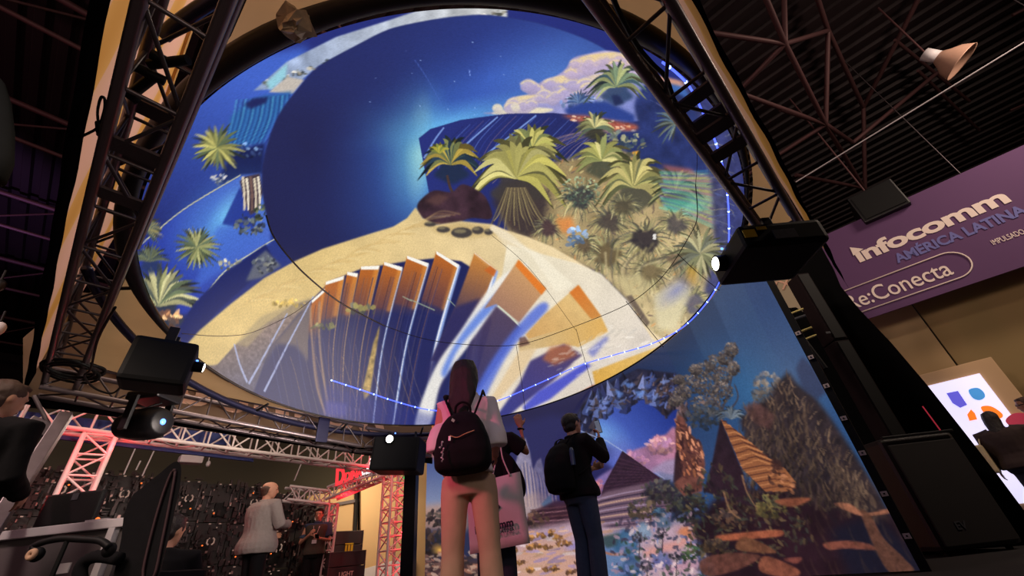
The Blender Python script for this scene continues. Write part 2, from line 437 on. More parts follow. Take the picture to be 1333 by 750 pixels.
    def bush(s, cx, cy, rx, ry, cols, n=60, seed=0, sz=(2, 5), dark=None, a=.8):
        rg = np.random.default_rng(seed + int(cx) * 3)
        if dark is not None: s.fill([(cx + rx * .85 * math.cos(t), cy + ry * .85 * math.sin(t)) for t in np.linspace(0, 6.28, 20)], dark, 3, .85)
        for i in range(n):
            q = rg.random() * 6.283; d = rg.random() ** .5; x = cx + rx * d * math.cos(q); y = cy + ry * d * math.sin(q); z = rg.uniform(*sz)
            k = rg.random() * 3.14; c = np.array(cols[rg.integers(len(cols))], float) * rg.uniform(.75, 1.2) * (1 - .35 * (y - cy) / ry)
            e = rg.uniform(.35, .8)
            s.fill([(x + z * math.cos(t) * math.cos(k) - z * e * math.sin(t) * math.sin(k), y + z * math.cos(t) * math.sin(k) + z * e * math.sin(t) * math.cos(k)) for t in np.linspace(0, 6.28, 7)], c, .5, a)
    def scatter(s, poly, cols, n, sz, ang=0, el=.4, seed=0, a=.7, jit=.3, soft=.5):
        rg = np.random.default_rng(seed); P = np.array(poly, float); lo, hi = P.min(0), P.max(0); k = 0; tries = 0
        while k < n and tries < n * 20:
            tries += 1; x, y = lo + (hi - lo) * rg.random(2); ins = False
            for i in range(len(P)):
                p, q = P[i], P[(i + 1) % len(P)]
                if (p[1] > y) != (q[1] > y) and x < p[0] + (y - p[1]) / (q[1] - p[1]) * (q[0] - p[0]): ins = not ins
            if not ins: continue
            k += 1; z = rg.uniform(*sz); t0 = math.radians(ang) + rg.normal() * jit; c = np.array(cols[rg.integers(len(cols))], float) * rg.uniform(.8, 1.2)
            s.fill([(x + z * math.cos(t) * math.cos(t0) - z * el * math.sin(t) * math.sin(t0), y + z * math.cos(t) * math.sin(t0) + z * el * math.sin(t) * math.cos(t0)) for t in np.linspace(0, 6.28, 8)], c, soft, a)
    def tuft(s, cx, cy, r, cols, dark, n=70, seed=0, flat=.85):
        rg = np.random.default_rng(seed + int(cx * 7 + cy))
        for i in range(n):
            q = rg.random() * 6.283; L = r * rg.uniform(.6, 1.1); c = np.array(cols[rg.integers(len(cols))], float) * rg.uniform(.7, 1.15)
            x1, y1 = cx + L * math.cos(q), cy + L * math.sin(q) * flat; k = rg.uniform(-.2, .2)
            s.stroke([(cx + r * .25 * math.cos(q), cy + r * .25 * math.sin(q)), (cx + L * .6 * math.cos(q + k), cy + L * .6 * math.sin(q + k) * flat - 1), (x1, y1 + L * .12)], r * .09, .5, c, .3, .8)
        P = [(cx + r * .46 * math.cos(t) * (1 + .22 * rg.normal()), cy + r * .08 + r * .40 * math.sin(t) * (1 + .22 * rg.normal())) for t in np.linspace(0, 6.283, 18, endpoint=False)]
        s.fill(P, dark, 1.5, .85, smooth=True)
    def puffs(s, pts, r, body, top, seed=0, sc=1.0):
        rg = np.random.default_rng(seed)
        for (x, y) in pts:
            for k in range(3):
                q = r * rg.uniform(.5, 1.0); X = x + rg.normal() * r * .4; Y = y + rg.normal() * r * .25
                C = [(X + q * math.cos(t) * (1 + .1 * math.sin(5 * t + k)), Y + q * .75 * math.sin(t) * (1 + .1 * math.cos(4 * t))) for t in np.linspace(0, 6.283, 20)]
                s.fill(C, body, 1, .8, col2=tuple(.86 * np.array(body)), g=(X, Y, X, Y + q))
                s.fill([(X + q * .92 * math.cos(t), Y + q * .68 * math.sin(t)) for t in np.linspace(3.3, 6.1, 12)] + [(X + q * .6 * math.cos(t), Y - q * .12 + q * .38 * math.sin(t)) for t in np.linspace(6.0, 3.4, 10)], top, 1, .8)
    def shards(s, poly, cols, n, sz, seed=0, a=.8):
        rg = np.random.default_rng(seed); P = np.array(poly, float); lo, hi = P.min(0), P.max(0); k = t_ = 0
        while k < n and t_ < n * 20:
            t_ += 1; x, y = lo + (hi - lo) * rg.random(2); ins = False
            for i in range(len(P)):
                p, q = P[i], P[(i + 1) % len(P)]
                if (p[1] > y) != (q[1] > y) and x < p[0] + (y - p[1]) / (q[1] - p[1]) * (q[0] - p[0]): ins = not ins
            if not ins: continue
            k += 1; z = rg.uniform(*sz); c = np.array(cols[rg.integers(len(cols))], float) * rg.uniform(.8, 1.2); lean = rg.normal() * .5
            s.fill([(x + z * lean, y - z * 1.2), (x - z * .6, y + z * .5), (x + z * .2, y + z * .7)], c, .4, a); s.fill([(x + z * lean, y - z * 1.2), (x + z * .2, y + z * .7), (x + z * .7, y + z * .3)], c * .55, .4, a)
    def sample(s, uv):
        x = np.clip(uv[:, 0] * PS - .5, 0, s.w - 1.001); y = np.clip(uv[:, 1] * PS - .5, 0, s.h - 1.001)
        xi = x.astype(int); yi = y.astype(int); fx = (x - xi)[:, None]; fy = (y - yi)[:, None]
        xj = np.minimum(xi + 1, s.w - 1); yj = np.minimum(yi + 1, s.h - 1)
        return (s.c[yi, xi] * (1 - fx) + s.c[yi, xj] * fx) * (1 - fy) + (s.c[yj, xi] * (1 - fx) + s.c[yj, xj] * fx) * fy


def paint_show():
    K = Canvas(1000, 600, (36, 46, 120)); f = K.fill; st = K.stroke
    # outer ring picture (left and top)
    f([(150, 100), (400, 60), (400, 480), (150, 480)], (66, 100, 200), 6, col2=(34, 46, 116), g=(320, 100, 220, 300))
    f([(330, 118), (374, 80), (438, 48), (504, 27), (543, 14), (660, 0), (660, 26), (563, 26), (508, 38), (463, 60), (414, 86), (381, 114)], (206, 206, 204), 1.2, col2=(150, 168, 204), g=(640, 10, 350, 120), tex=.2, ts=16)
    for i in range(16):
        x = 350 + i * 20; y = 112 - i * 6.4 + (i * .22) ** 2 * .4
        K.bush(x, max(y - 4, 8), 9, 4, [(50, 58, 60), (92, 92, 84), (150, 140, 120), (214, 206, 190)], 10, i, (2, 4))
    f([(346, 108), (374, 82), (372, 100), (352, 118)], (150, 206, 222), 1.5); f([(350, 120), (374, 100), (396, 104), (381, 122)], (196, 186, 176), 1)
    f([(300, 152), (322, 132), (345, 124), (381, 119), (362, 150), (342, 184), (300, 200), (296, 180)], (44, 96, 164), 2)
    for i in range(24):
        x = 308 + i * 3; st([(x, 130 - i * .3), (x - 5, 156), (x - 14 - i * .3, 188)], 1.6, .6, [(86, 168, 204), (30, 60, 128), (60, 130, 190), (24, 44, 100)][i % 4], .6, .8)
    f([(318, 136), (330, 128), (350, 126), (346, 134), (326, 142)], (30, 38, 92), 1.5)
    f([(282, 236), (302, 200), (330, 190), (345, 186), (342, 226), (316, 232), (296, 242)], (24, 34, 84), 2)
    K.bush(286, 234, 12, 7, [(120, 130, 150), (60, 72, 110), (190, 180, 170)], 20, 3, (2, 4)); K.bush(322, 196, 20, 9, [(30, 40, 90), (60, 80, 140), (120, 150, 190)], 30, 4, (2, 4))
    K.palm(283, 192, 34, [(150, 150, 88), (196, 188, 110), (96, 110, 80)], (44, 54, 66), 22, 0, 360, .1, .13, 2)
    f([(150, 338), (190, 312), (240, 272), (313, 228), (338, 226), (352, 262), (352, 316), (290, 356), (244, 408), (180, 420)], (40, 58, 158), 1.5, col2=(74, 104, 196), g=(200, 330, 330, 280))
    K.glow(292, 280, 34, 14, (150, 230, 246), .95, 1.6, -1.0); K.glow(286, 288, 70, 44, (92, 160, 232), .7, 1.6, -.7)
    f([(289, 292), (312, 244), (334, 276), (330, 300)], (34, 52, 140), 1.2, .9); f([(283, 294), (326, 296), (352, 312), (296, 346), (250, 380)], (70, 108, 206), 3, .7)
    st([(150, 342), (186, 316), (240, 272), (313, 228)], 1.4, 1.4, (200, 196, 160), .3); st([(240, 426), (286, 360), (330, 328), (358, 311)], 1.6, 1.4, (206, 206, 176), .3)
    f([(312, 236), (318, 230), (338, 226), (342, 250), (336, 274), (326, 280), (318, 262)], (70, 56, 66), 1)
    for i, x in enumerate((317, 322, 327, 332, 337)): st([(x - 1, 230 + i % 2 * 2), (x + 1, 252), (x + 1, 274)], 3.2, 2.2, [(222, 206, 180), (240, 228, 206), (120, 92, 84)][i % 3], .5)
    K.bush(326, 292, 22, 14, [(64, 72, 92), (112, 120, 110), (40, 48, 72), (150, 150, 140)], 50, 5, (2, 5)); K.bush(338, 276, 8, 12, [(52, 62, 50), (96, 104, 70)], 24, 6, (2, 4))
    K.palm(257, 322, 30, [(140, 146, 96), (96, 110, 84), (180, 178, 120)], (50, 62, 84), 24, 0, 360, .1, .12, 4)
    K.palm(208, 398, 58, [(150, 150, 104), (100, 112, 84), (196, 190, 140), (84, 92, 84)], (52, 58, 66), 26, 180, 362, .25, .12, 5)
    K.palm(196, 340, 26, [(110, 118, 92), (84, 96, 96)], (40, 54, 90), 14, 180, 360, .2, .12, 6)
    K.palm(190, 300, 22, [(150, 140, 90), (84, 96, 96)], (40, 54, 100), 12, 300, 420, .2, .12, 9, False)
    K.bush(216, 424, 30, 22, [(196, 140, 96), (226, 176, 122), (110, 74, 58), (70, 60, 60)], 60, 7, (3, 8)); K.bush(300, 344, 18, 8, [(150, 150, 130), (204, 190, 150)], 20, 8, (2, 4))
    f([(226, 440), (252, 396), (292, 356), (346, 318), (356, 336), (320, 372), (282, 406), (250, 446)], (26, 36, 98), 1.2); f([(320, 366), (334, 336), (346, 326), (366, 346), (340, 362)], (96, 100, 116), 1.5); K.bush(345, 344, 16, 12, [(90, 96, 100), (150, 150, 140), (54, 60, 80)], 34, 9, (2, 4))
    # main disc
    disc = [(640, 20), (600, 21), (563, 26), (508, 38), (463, 60), (414, 88), (386, 118), (362, 152), (346, 196), (341, 236), (346, 276), (356, 306), (384, 344), (430, 392), (520, 440), (700, 470), (880, 420), (940, 330), (945, 200), (870, 104), (822, 92), (800, 72), (760, 50), (700, 30)]
    f(disc, (33, 36, 82), .8, smooth=True); sv = K.c.copy()
    K.glow(640, 100, 250, 130, (52, 82, 178), .95, 1.2, -.3); K.glow(720, 96, 130, 60, (84, 128, 206), .8, 1.3, -.35); K.glow(520, 200, 130, 130, (52, 92, 200), .9, 1.4); K.glow(530, 210, 80, 120, (72, 140, 224), .8, 1.4, .12); K.glow(540, 196, 36, 74, (130, 220, 240), .9, 1.3, .06); K.glow(546, 196, 14, 56, (186, 250, 246), .9, 1.2, .06); K.glow(590, 158, 110, 20, (110, 190, 240), .8, 1.4, -.22); K.glow(520, 168, 60, 22, (96, 176, 232), .6, 1.4, .3)
    K.glow(400, 190, 110, 200, (32, 34, 76), .95, .8); K.glow(460, 80, 120, 70, (34, 38, 86), .8, .9); K.glow(500, 60, 190, 50, (38, 48, 110), .7, 1.0, -.2)
    r_ = K.cover(tri(disc), .8); mk = np.zeros((K.h, K.w)); mk[r_[1]:r_[3], r_[0]:r_[2]] = r_[4]; K.c = sv * (1 - mk[..., None]) + K.c * mk[..., None]
    for i in range(14): K.fill([(x, y) for x, y in (lambda a, b: [(a, b), (a + 1.2, b), (a + 1.2, b + 1.2), (a, b + 1.2)])(RNG.uniform(480, 700), RNG.uniform(50, 150))], (170, 200, 255), .4, .8)
    st([(540, 78), (556, 102), (574, 134)], 1, .6, (80, 110, 200), .4, .6); st([(611, 91), (612, 99)], 1.2, .8, (150, 180, 255), .4, .8)
    # clouds
    cl = [(632, 148), (656, 144), (660, 132), (672, 126), (690, 122), (702, 108), (722, 100), (736, 90), (746, 76), (766, 70), (792, 66), (818, 74), (846, 96), (870, 108), (880, 150), (800, 158), (740, 152)]
    f(cl, (176, 164, 200), 1.0, smooth=True, col2=(130, 140, 206), g=(740, 90, 770, 160), tex=.12, ts=18)
    for p, c in (([(656, 142), (664, 129), (684, 124), (700, 124), (676, 134)], (238, 214, 160)), ([(700, 120), (712, 104), (736, 98), (752, 104), (724, 110)], (240, 214, 160)), ([(738, 98), (750, 78), (776, 70), (812, 70), (836, 92), (800, 84), (764, 88)], (240, 212, 150)), ([(744, 112), (768, 98), (800, 96), (790, 106), (762, 116)], (226, 206, 178)), ([(640, 148), (680, 140), (720, 142), (700, 148)], (240, 228, 190)), ([(812, 72), (846, 95), (836, 96), (806, 82)], (244, 190, 120)), ([(690, 130), (716, 120), (734, 126), (710, 134)], (222, 202, 196))): f(p, c, 1.2, .9, smooth=True)
    K.puffs([(664, 138), (684, 134), (706, 128), (726, 126), (750, 124)], 12, (186, 172, 204), (242, 222, 170), 61)
    K.puffs([(700, 116), (720, 110), (742, 112), (766, 112), (786, 116), (806, 112)], 15, (182, 168, 206), (244, 222, 164), 62); K.puffs([(742, 92), (760, 84), (784, 80), (806, 82), (828, 92)], 14, (196, 176, 206), (248, 220, 150), 63); K.puffs([(648, 143), (672, 141)], 7, (216, 206, 196), (246, 232, 190), 64)
    K.bush(756, 134, 30, 8, [(110, 130, 180), (160, 170, 200), (84, 108, 160)], 50, 10, (2, 5)); f([(734, 142), (760, 132), (790, 132), (826, 150), (826, 160), (740, 152)], (44, 66, 140), 2); K.palm(754, 134, 18, [(96, 120, 160), (60, 84, 130)], None, 12, 180, 360, .2, .14, 11, False)
    # blue draped panel with streaks
    f([(545, 180), (560, 168), (600, 156), (660, 148), (720, 147), (770, 152), (850, 166), (850, 300), (640, 300), (560, 260)], (38, 48, 120), .6, col2=(34, 40, 92), g=(560, 180, 800, 250))
    for i in range(6, 34):
        x = 552 + i * 8.6; y = 176 - min(i, 12) * 2.3 + max(0, i - 16) * .9; L = 46 + 2 * i
        st([(x, y + 2), (x - L * .45, y + L * .5), (x - L * .7, y + L)], .8, 1.3, [(70, 96, 190), (30, 36, 88), (100, 130, 214), (52, 66, 150), (120, 96, 130)][i % 5], .5, .6)
    for p in (([(648, 152), (618, 178), (598, 196)]), ([(698, 150), (668, 174), (634, 200)]), ([(578, 166), (566, 182), (552, 206)])): st(p, 1.8, 2.4, (128, 160, 226), .4, .9)
    for i in range(16): st([(632 + i * 9, 240 - i * 1.2), (676 + i * 8, 202 - i * 1.3), (736 + i * 6, 176 - i * .4), (800 + i * 3, 168 + i * .4)], .8, 1.2, [(150, 120, 130), (200, 160, 140), (90, 90, 140)][i % 3], .5, .55)
    f([(730, 150), (760, 150), (826, 162), (846, 170), (800, 172), (752, 158)], (196, 104, 76), 2, .85); K.scatter([(736, 149), (830, 162), (826, 172), (742, 156)], [(240, 170, 120), (150, 70, 60), (250, 220, 190)], 40, (1.5, 4), 10, .4, 12)
    # dark slate mass on the right
    f([(826, 136), (838, 112), (853, 104), (880, 108), (905, 124), (926, 160), (936, 220), (900, 236), (838, 226), (806, 190), (800, 172), (830, 168)], (40, 52, 104), 2.2, smooth=True, tex=.25, ts=14)
    f([(838, 96), (866, 100), (897, 108), (894, 116), (862, 106)], (222, 160, 130), 1.5, .9); f([(846, 106), (890, 112), (920, 150), (900, 130), (870, 116)], (74, 130, 210), 2, .7)
    for i in range(18): st([(846 + i * 4, 130 + i * 2), (880 + i * 3, 150 + i * 4), (910 + i, 190 + i * 3)], .8, 1.1, [(90, 108, 170), (30, 38, 84), (130, 120, 150)][i % 3], .5, .5)
    K.palm(803, 113, 38, [(120, 140, 110), (170, 176, 120), (70, 96, 110)], (40, 62, 96), 16, 160, 380, .5, .13, 12); f([(796, 124), (806, 124), (812, 134), (800, 138)], (34, 44, 84), 1.5)
    K.palm(775, 167, 26, [(150, 150, 100), (200, 190, 130), (96, 110, 90)], None, 13, 150, 390, .4, .15, 13); K.palm(880, 160, 30, [(84, 104, 120), (120, 130, 120)], None, 10, 100, 300, .2, .1, 14, False)
    # foliage field
    fol = [(650, 268), (700, 214), (760, 204), (812, 196), (850, 220), (940, 230), (950, 330), (930, 390), (880, 446), (862, 450), (848, 440), (817, 392), (783, 357), (751, 343), (699, 329), (664, 310)]
    f(fol, (150, 130, 92), 2.5, tex=.3, ts=24, col2=(196, 176, 132), g=(760, 230, 860, 420))
    K.scatter(fol, [(190, 170, 112), (110, 100, 72), (206, 188, 128), (140, 132, 100), (84, 70, 70), (224, 208, 160), (214, 150, 90)], 800, (1.5, 5), -60, .3, 15, .6, .8)
    K.bush(812, 186, 30, 16, [(96, 106, 100), (150, 146, 110), (60, 76, 90)], 60, 16, (2, 5)); f([(822, 198), (832, 196), (828, 206)], (240, 170, 60), 1.2)
    K.palm(588, 214, 40, [(60, 84, 84), (120, 124, 76), (40, 60, 80), (196, 168, 76)], (30, 44, 66), 22, 170, 372, .55, .17, 17); K.palm(572, 200, 16, [(190, 180, 70), (140, 150, 70)], None, 8, 200, 330, .3, .24, 18, False)
    st([(582, 228), (586, 244), (592, 256)], 3, 4, (70, 52, 50), .5)
    K.palm(694, 194, 40, [(176, 172, 92), (208, 198, 112), (110, 116, 72)], (70, 72, 66), 14, 180, 380, .35, .2, 19)
    f([(640, 262), (660, 236), (690, 232), (716, 252), (706, 300), (686, 312), (664, 300)], (56, 46, 50), 4, .9)
    K.palm(674, 232, 62, [(196, 186, 98), (168, 160, 92), (120, 116, 74), (216, 206, 132)], (64, 58, 54), 22, 165, 395, .55, .17, 20)
    for i in range(26): st([(660 + i, 244), (646 + i * 2.3, 276), (636 + i * 3.4, 300 - (i % 3) * 6)], 2, 1, [(120, 106, 76), (70, 58, 54), (170, 152, 100), (96, 82, 66)][i % 4], .5, .8)
    K.palm(784, 209, 38, [(180, 176, 100), (140, 144, 88), (206, 196, 130)], (70, 74, 60), 18, 165, 385, .4, .17, 21)
    K.palm(826, 244, 50, [(170, 164, 100), (204, 190, 120), (120, 122, 84)], (70, 70, 60), 24, 160, 390, .6, .14, 22); K.palm(880, 250, 36, [(150, 150, 100), (110, 120, 90)], None, 14, 160, 390, .4, .14, 23)
    for i in range(22): st([(858 + i % 7, 224 + i * 2.2), (888, 224 + i * 2.6), (930, 222 + i * 3.6)], 2.2, 1.4, [(70, 180, 200), (120, 220, 190), (80, 100, 200), (190, 220, 140), (160, 110, 190)][i % 5], 1, .55)
    f([(862, 262), (900, 256), (932, 266), (900, 278), (868, 276)], (96, 206, 180), 4, .5); f([(860, 214), (900, 220), (908, 228), (870, 222)], (206, 110, 90), 2, .6)
    for (x, y, r, dk) in ((794, 286, 30, (70, 62, 60)), (714, 296, 24, (70, 50, 56)), (790, 330, 36, (104, 88, 62)), (880, 290, 26, (80, 74, 76)), (760, 318, 22, (96, 80, 62)), (902, 392, 30, (96, 92, 110)), (846, 352, 30, (120, 104, 74)), (756, 256, 34, (52, 54, 58)), (840, 310, 38, (46, 40, 48)), (812, 268, 24, (84, 76, 60)), (880, 336, 24, (120, 100, 80))):
        K.tuft(x, y, r, [(150, 146, 104), (186, 172, 116), (110, 108, 84), (206, 194, 140), (96, 92, 80)], dk, 100, int(r))
    K.bush(756, 250, 26, 20, [(120, 140, 110), (150, 166, 130), (84, 100, 92)], 120, 71, (1, 2.6), None, .8)
    f([(722, 286), (744, 282), (750, 300), (732, 304)], (230, 140, 70), 3, .8); K.bush(748, 308, 18, 12, [(110, 140, 180), (140, 160, 190)], 30, 24, (3, 5)); f([(850, 305), (854, 304), (854, 312), (850, 312)], (230, 226, 220), .6)
    f([(884, 96), (930, 130), (966, 200), (972, 330), (940, 396), (916, 380), (930, 330), (926, 240), (908, 150)], (58, 62, 108), 3, .9, tex=.3, ts=10)
    for i in range(30): st([(912 + (i % 6) * 8, 150 + i * 7), (930 + (i % 5) * 6, 146 + i * 7), (956, 156 + i * 7)], 1.2, .8, [(120, 124, 140), (44, 50, 100), (150, 140, 120), (84, 96, 150)][i % 4], .5, .7)
    K.palm(912, 330, 40, [(150, 150, 110), (110, 112, 96), (180, 172, 130)], (84, 86, 84), 22, 0, 360, .2, .12, 25)
    for i in range(12): st([(770 + i * 9, 340 - (i % 5) * 6), (780 + i * 5, 360 - (i % 4) * 4), (786 + i * 5.4, 384 + (i % 3) * 5)], 3, 1, [(170, 156, 110), (120, 110, 84), (200, 184, 140), (96, 88, 76)][i % 4], .8, .7)
    f([(850, 384), (884, 366), (900, 380), (880, 430), (856, 430)], (232, 220, 180), 3, .8); f([(800, 360), (830, 356), (852, 372), (836, 392), (816, 384)], (206, 190, 140), 3, .7); f([(896, 346), (908, 352), (906, 372), (892, 366)], (222, 170, 60), 3, .7); K.glow(880, 378, 26, 12, (100, 110, 190), .6, 1.2, -.7)
    # rock with stones
    f([(543, 268), (552, 256), (566, 248), (588, 250), (602, 240), (622, 248), (634, 260), (640, 284), (614, 284), (594, 290), (566, 292), (548, 282)], (58, 38, 48), 1, smooth=True, tex=.4, ts=14)
    f([(552, 262), (570, 252), (586, 256), (570, 268)], (96, 66, 62), 2, .7)
    # sand dune
    sand = [(236, 456), (260, 430), (300, 396), (344, 362), (384, 340), (420, 324), (470, 308), (512, 295), (530, 284), (541, 270), (550, 284), (568, 293), (600, 288), (640, 292), (660, 300), (686, 308), (720, 322), (768, 350), (806, 386), (832, 418), (860, 440), (880, 440), (700, 560), (240, 560)]
    f(sand, (222, 192, 128), .8, col2=(236, 214, 172), g=(400, 380, 760, 440), tex=.07, ts=26)
    for i in range(40):
        x = 300 + i * 6.5; y = 404 - i * 3.0; st([(x, y), (x + 20, y - 8 - (i % 5)), (x + 46, y - 14 + (i % 4) * 2)], 1, 1.6, [(206, 172, 108), (240, 216, 160), (196, 158, 96)][i % 3], .8, .45)
    f([(545, 284), (566, 294), (600, 290), (640, 294), (650, 306), (614, 310), (570, 304)], (196, 168, 110), 3, .7)
    for x, y, a, b in ((577, 299, 9, 4), (601, 303, 14, 7), (622, 300, 8, 5), (560, 292, 8, 3), (636, 302, 6, 4)):
        f([(x + a * math.cos(t), y + b * math.sin(t)) for t in np.linspace(0, 6.28, 14)], (70, 64, 62), 1); f([(x - 2 + a * .6 * math.cos(t), y - 2 + b * .4 * math.sin(t)) for t in np.linspace(0, 6.28, 10)], (140, 128, 96), 1, .8)
    for i in range(16): st([(640, 296), (650 + i * 2, 306 + i), (660 + i * 6, 322 + i * 6)], 4, 6, [(244, 232, 204), (222, 204, 168), (236, 214, 176)][i % 3], 1.5, .5)
    # night-blue under the dune
    f([(250, 474), (282, 477), (306, 450), (382, 397), (406, 390), (430, 366), (470, 350), (530, 340), (568, 336), (600, 340), (632, 360), (640, 420), (600, 560), (240, 560)], (30, 36, 88), 1)
    f([(262, 480), (284, 474), (306, 450), (382, 397), (396, 400), (352, 452), (330, 512), (290, 500)], (130, 112, 106), 1, col2=(88, 84, 104), g=(300, 450, 320, 500), tex=.25, ts=3)
    f([(306, 448), (340, 412), (382, 395), (408, 386), (400, 402), (352, 420), (322, 452)], (170, 150, 112), 1.5, .7); K.bush(378, 395, 22, 5, [(226, 190, 96), (190, 160, 90)], 24, 26, (2, 4))
    f([(352, 452), (398, 398), (412, 404), (420, 436), (400, 470), (344, 480)], (112, 98, 96), 2, .9); f([(346, 470), (360, 448), (384, 450), (398, 466), (400, 530), (330, 520)], (36, 42, 92), 3)
    # fan of tall panels, orange on top, night blue at the foot
    tops = [(406, 392, 426, 374), (424, 368, 448, 360), (452, 355, 466, 357), (470, 348, 494, 347), (500, 342, 524, 349), (530, 334, 558, 344), (568, 328, 598, 346), (618, 330, 646, 352), (677, 338, 711, 376), (756, 371, 780, 411)]
    feet = [(418, 540), (428, 545), (436, 548), (446, 550), (462, 552), (486, 554), (512, 556), (552, 556), (612, 548), (700, 530)]
    fend = feet[1:] + [(760, 512)]
    for i, ((x0, y0, x1, y1), (fx, fy), (gx, gy)) in enumerate(zip(tops, feet, fend)):
        cx0 = x0 + (fx - x0) * .35 - 9 - i * .8; cy0 = y0 + (fy - y0) * .5; cx1 = x1 + (gx - x1) * .35 - 9 - i * .8; cy1 = y1 + (gy - y1) * .5
        if i >= 8: cx0 += 14; cx1 += 10
        e0 = tri([(x0, y0), (cx0, cy0), (fx, fy)], False, 10); e1 = tri([(x1, y1), (cx1, cy1), (gx, gy)], False, 10)
        P = np.concatenate([e0, e1[::-1]]); k = .34 if i < 8 else .45
        f(P, (206, 122, 40) if i < 8 else (216, 150, 92), .5, col2=(36, 40, 92), g=(x0, y0 + 8, x0 + (fx - x0) * k, y0 + (fy - y0) * k))
        mq = len(e0) // 3
        f(np.concatenate([e0[:mq], e1[:mq][::-1]]), (166, 84, 36), 1.5, .55, col2=(120, 66, 56), g=(x1, y1, x0, y0 + 60))
        f(np.concatenate([e1[:mq] - [6, 0], e1[:mq][::-1]]), (236, 160, 70), 1.5, .5); f([(x0, y0 - 1), (x1, y1 - 1), (x1 - 1, y1 + 4), (x0, y0 + 3)], (250, 246, 236), .5)
        for q in range(4):
            tq = RNG.uniform(.1, .9); e = e0 * (1 - tq) + e1 * tq; st(e[2:], .7, 1.2, [(86, 78, 96), (60, 66, 120), (150, 104, 80), (24, 28, 70)][q], .5, .6, smooth=False)
        if i >= 4:
            wdt = [0, 0, 0, 0, 1.8, 2.4, 6, 9, 14, 10][i]; e = e1.copy(); st(e, wdt * .6, wdt * 1.3, (150, 176, 230) if i < 8 else (214, 206, 204), .9, .95, smooth=False); st(e - [wdt * .2, 0], wdt * .25, wdt * .5, (240, 240, 244), .6, .9, smooth=False)
        elif i > 0: st(e1, 1, 1.3, (176, 140, 104), .4, .85, smooth=False)
    for p in (([(305, 448), (312, 474), (322, 498)]), ([(374, 408), (350, 452), (324, 500)]), ([(408, 386), (376, 446), (344, 510)])): st(p, 1.6, 2.8, (170, 178, 216), .5, .9)
    for i in range(22): x = 352 + i * 8.5; st([(x, 440 + (i % 4) * 8), (x + 8, 490), (x + 18 + i * .4, 540)], .8, 1, [(74, 80, 130), (110, 98, 110), (50, 56, 110), (150, 120, 100)][i % 4], .5, .6)
    for p in (([(404, 396), (406, 440), (412, 500), (424, 540)]), ([(416, 392), (416, 446), (424, 510), (430, 548)])): st(p, 2.2, 3, (176, 140, 110), .8, .8)
    K.bush(420, 424, 16, 5, [(150, 146, 92), (110, 112, 84)], 16, 27, (2, 5)); K.bush(472, 404, 20, 7, [(150, 140, 80), (96, 96, 84)], 16, 28, (3, 6)); f([(486, 446), (494, 424), (494, 430), (488, 470), (482, 512), (474, 522), (472, 506)], (176, 146, 84), 1.2, .9, tex=.4, ts=5); f([(424, 522), (452, 526), (450, 542), (424, 540)], (80, 76, 150), 2, .8)
    for i in range(8): st([(432 + i * 6, 526 + i), (433 + i * 6, 542 + i)], 1.4, 1, (140, 124, 140), .5, .7)
    for a, b in (((536, 392), (524, 386)), ((566, 404), (534, 390)), ((612, 418), (582, 388)), ((648, 414), (650, 416))): st([a, b], 1.6, 1.2, (160, 176, 150), .5, .8, smooth=False)
    # right hand swaths and blocks
    cream = (236, 224, 196)
    f([(660, 318), (699, 329), (751, 343), (783, 357), (817, 392), (849, 441), (863, 455), (800, 500), (700, 540), (600, 556), (640, 450), (650, 380)], cream, 1.2, tex=.05, ts=22, col2=(226, 214, 200), g=(700, 340, 800, 470))
    f([(648, 304), (690, 330), (724, 380), (748, 372), (700, 329)], (246, 236, 212), 1.5, .8)
    f([(618, 330), (646, 352), (628, 386), (600, 430), (586, 470), (560, 470), (592, 400)], (200, 132, 62), 1, .9, col2=(64, 52, 84), g=(630, 340, 600, 420)); f([(638, 346), (646, 352), (643, 360), (630, 352)], (196, 100, 40), .8, .9)
    f([(592, 400), (626, 388), (598, 440), (570, 520), (552, 552), (556, 480)], (44, 42, 92), 2, .85)
    f([(677, 345), (684, 352), (640, 412), (604, 458), (574, 500), (560, 552), (540, 552), (566, 480), (600, 430), (640, 372)], (240, 236, 228), 1.5, .95, smooth=True); f([(662, 366), (668, 374), (626, 420), (596, 456), (580, 490), (576, 480), (600, 436), (636, 392)], (96, 130, 220), 2, .9, smooth=True)
    f([(675, 338), (711, 376), (690, 402), (676, 420), (646, 396), (630, 402)], (212, 160, 104), 1, col2=(156, 116, 100), g=(690, 350, 650, 410)); f([(675, 338), (711, 376), (705, 384), (671, 346)], (226, 124, 44), .8)
    f([(646, 398), (680, 426), (650, 470), (624, 510), (604, 552), (580, 552), (598, 500), (612, 446)], (76, 60, 88), 1.5, .95, col2=(44, 46, 104), g=(660, 410, 600, 520)); st([(648, 398), (664, 412), (678, 426)], 2.2, 2.2, (206, 210, 190), .5)
    f([(702, 396), (712, 404), (668, 452), (640, 500), (618, 548), (602, 552), (628, 490), (664, 436)], (84, 110, 214), 2, .85, smooth=True)
    f([(753, 371), (783, 413), (740, 428), (688, 442), (684, 436), (706, 412)], (226, 192, 128), 1, col2=(208, 162, 100), g=(760, 380, 690, 440), tex=.05, ts=10); f([(753, 371), (783, 412), (770, 416), (741, 381)], (216, 120, 46), .8, col2=(206, 140, 70), g=(750, 372, 776, 414))
    f([(783, 413), (792, 432), (753, 452), (734, 448), (676, 458), (674, 446)], (224, 176, 96), 1.2, col2=(206, 178, 130), g=(790, 420, 680, 450)); f([(676, 440), (684, 438), (690, 448), (676, 452)], (96, 64, 60), 1.2, .8)
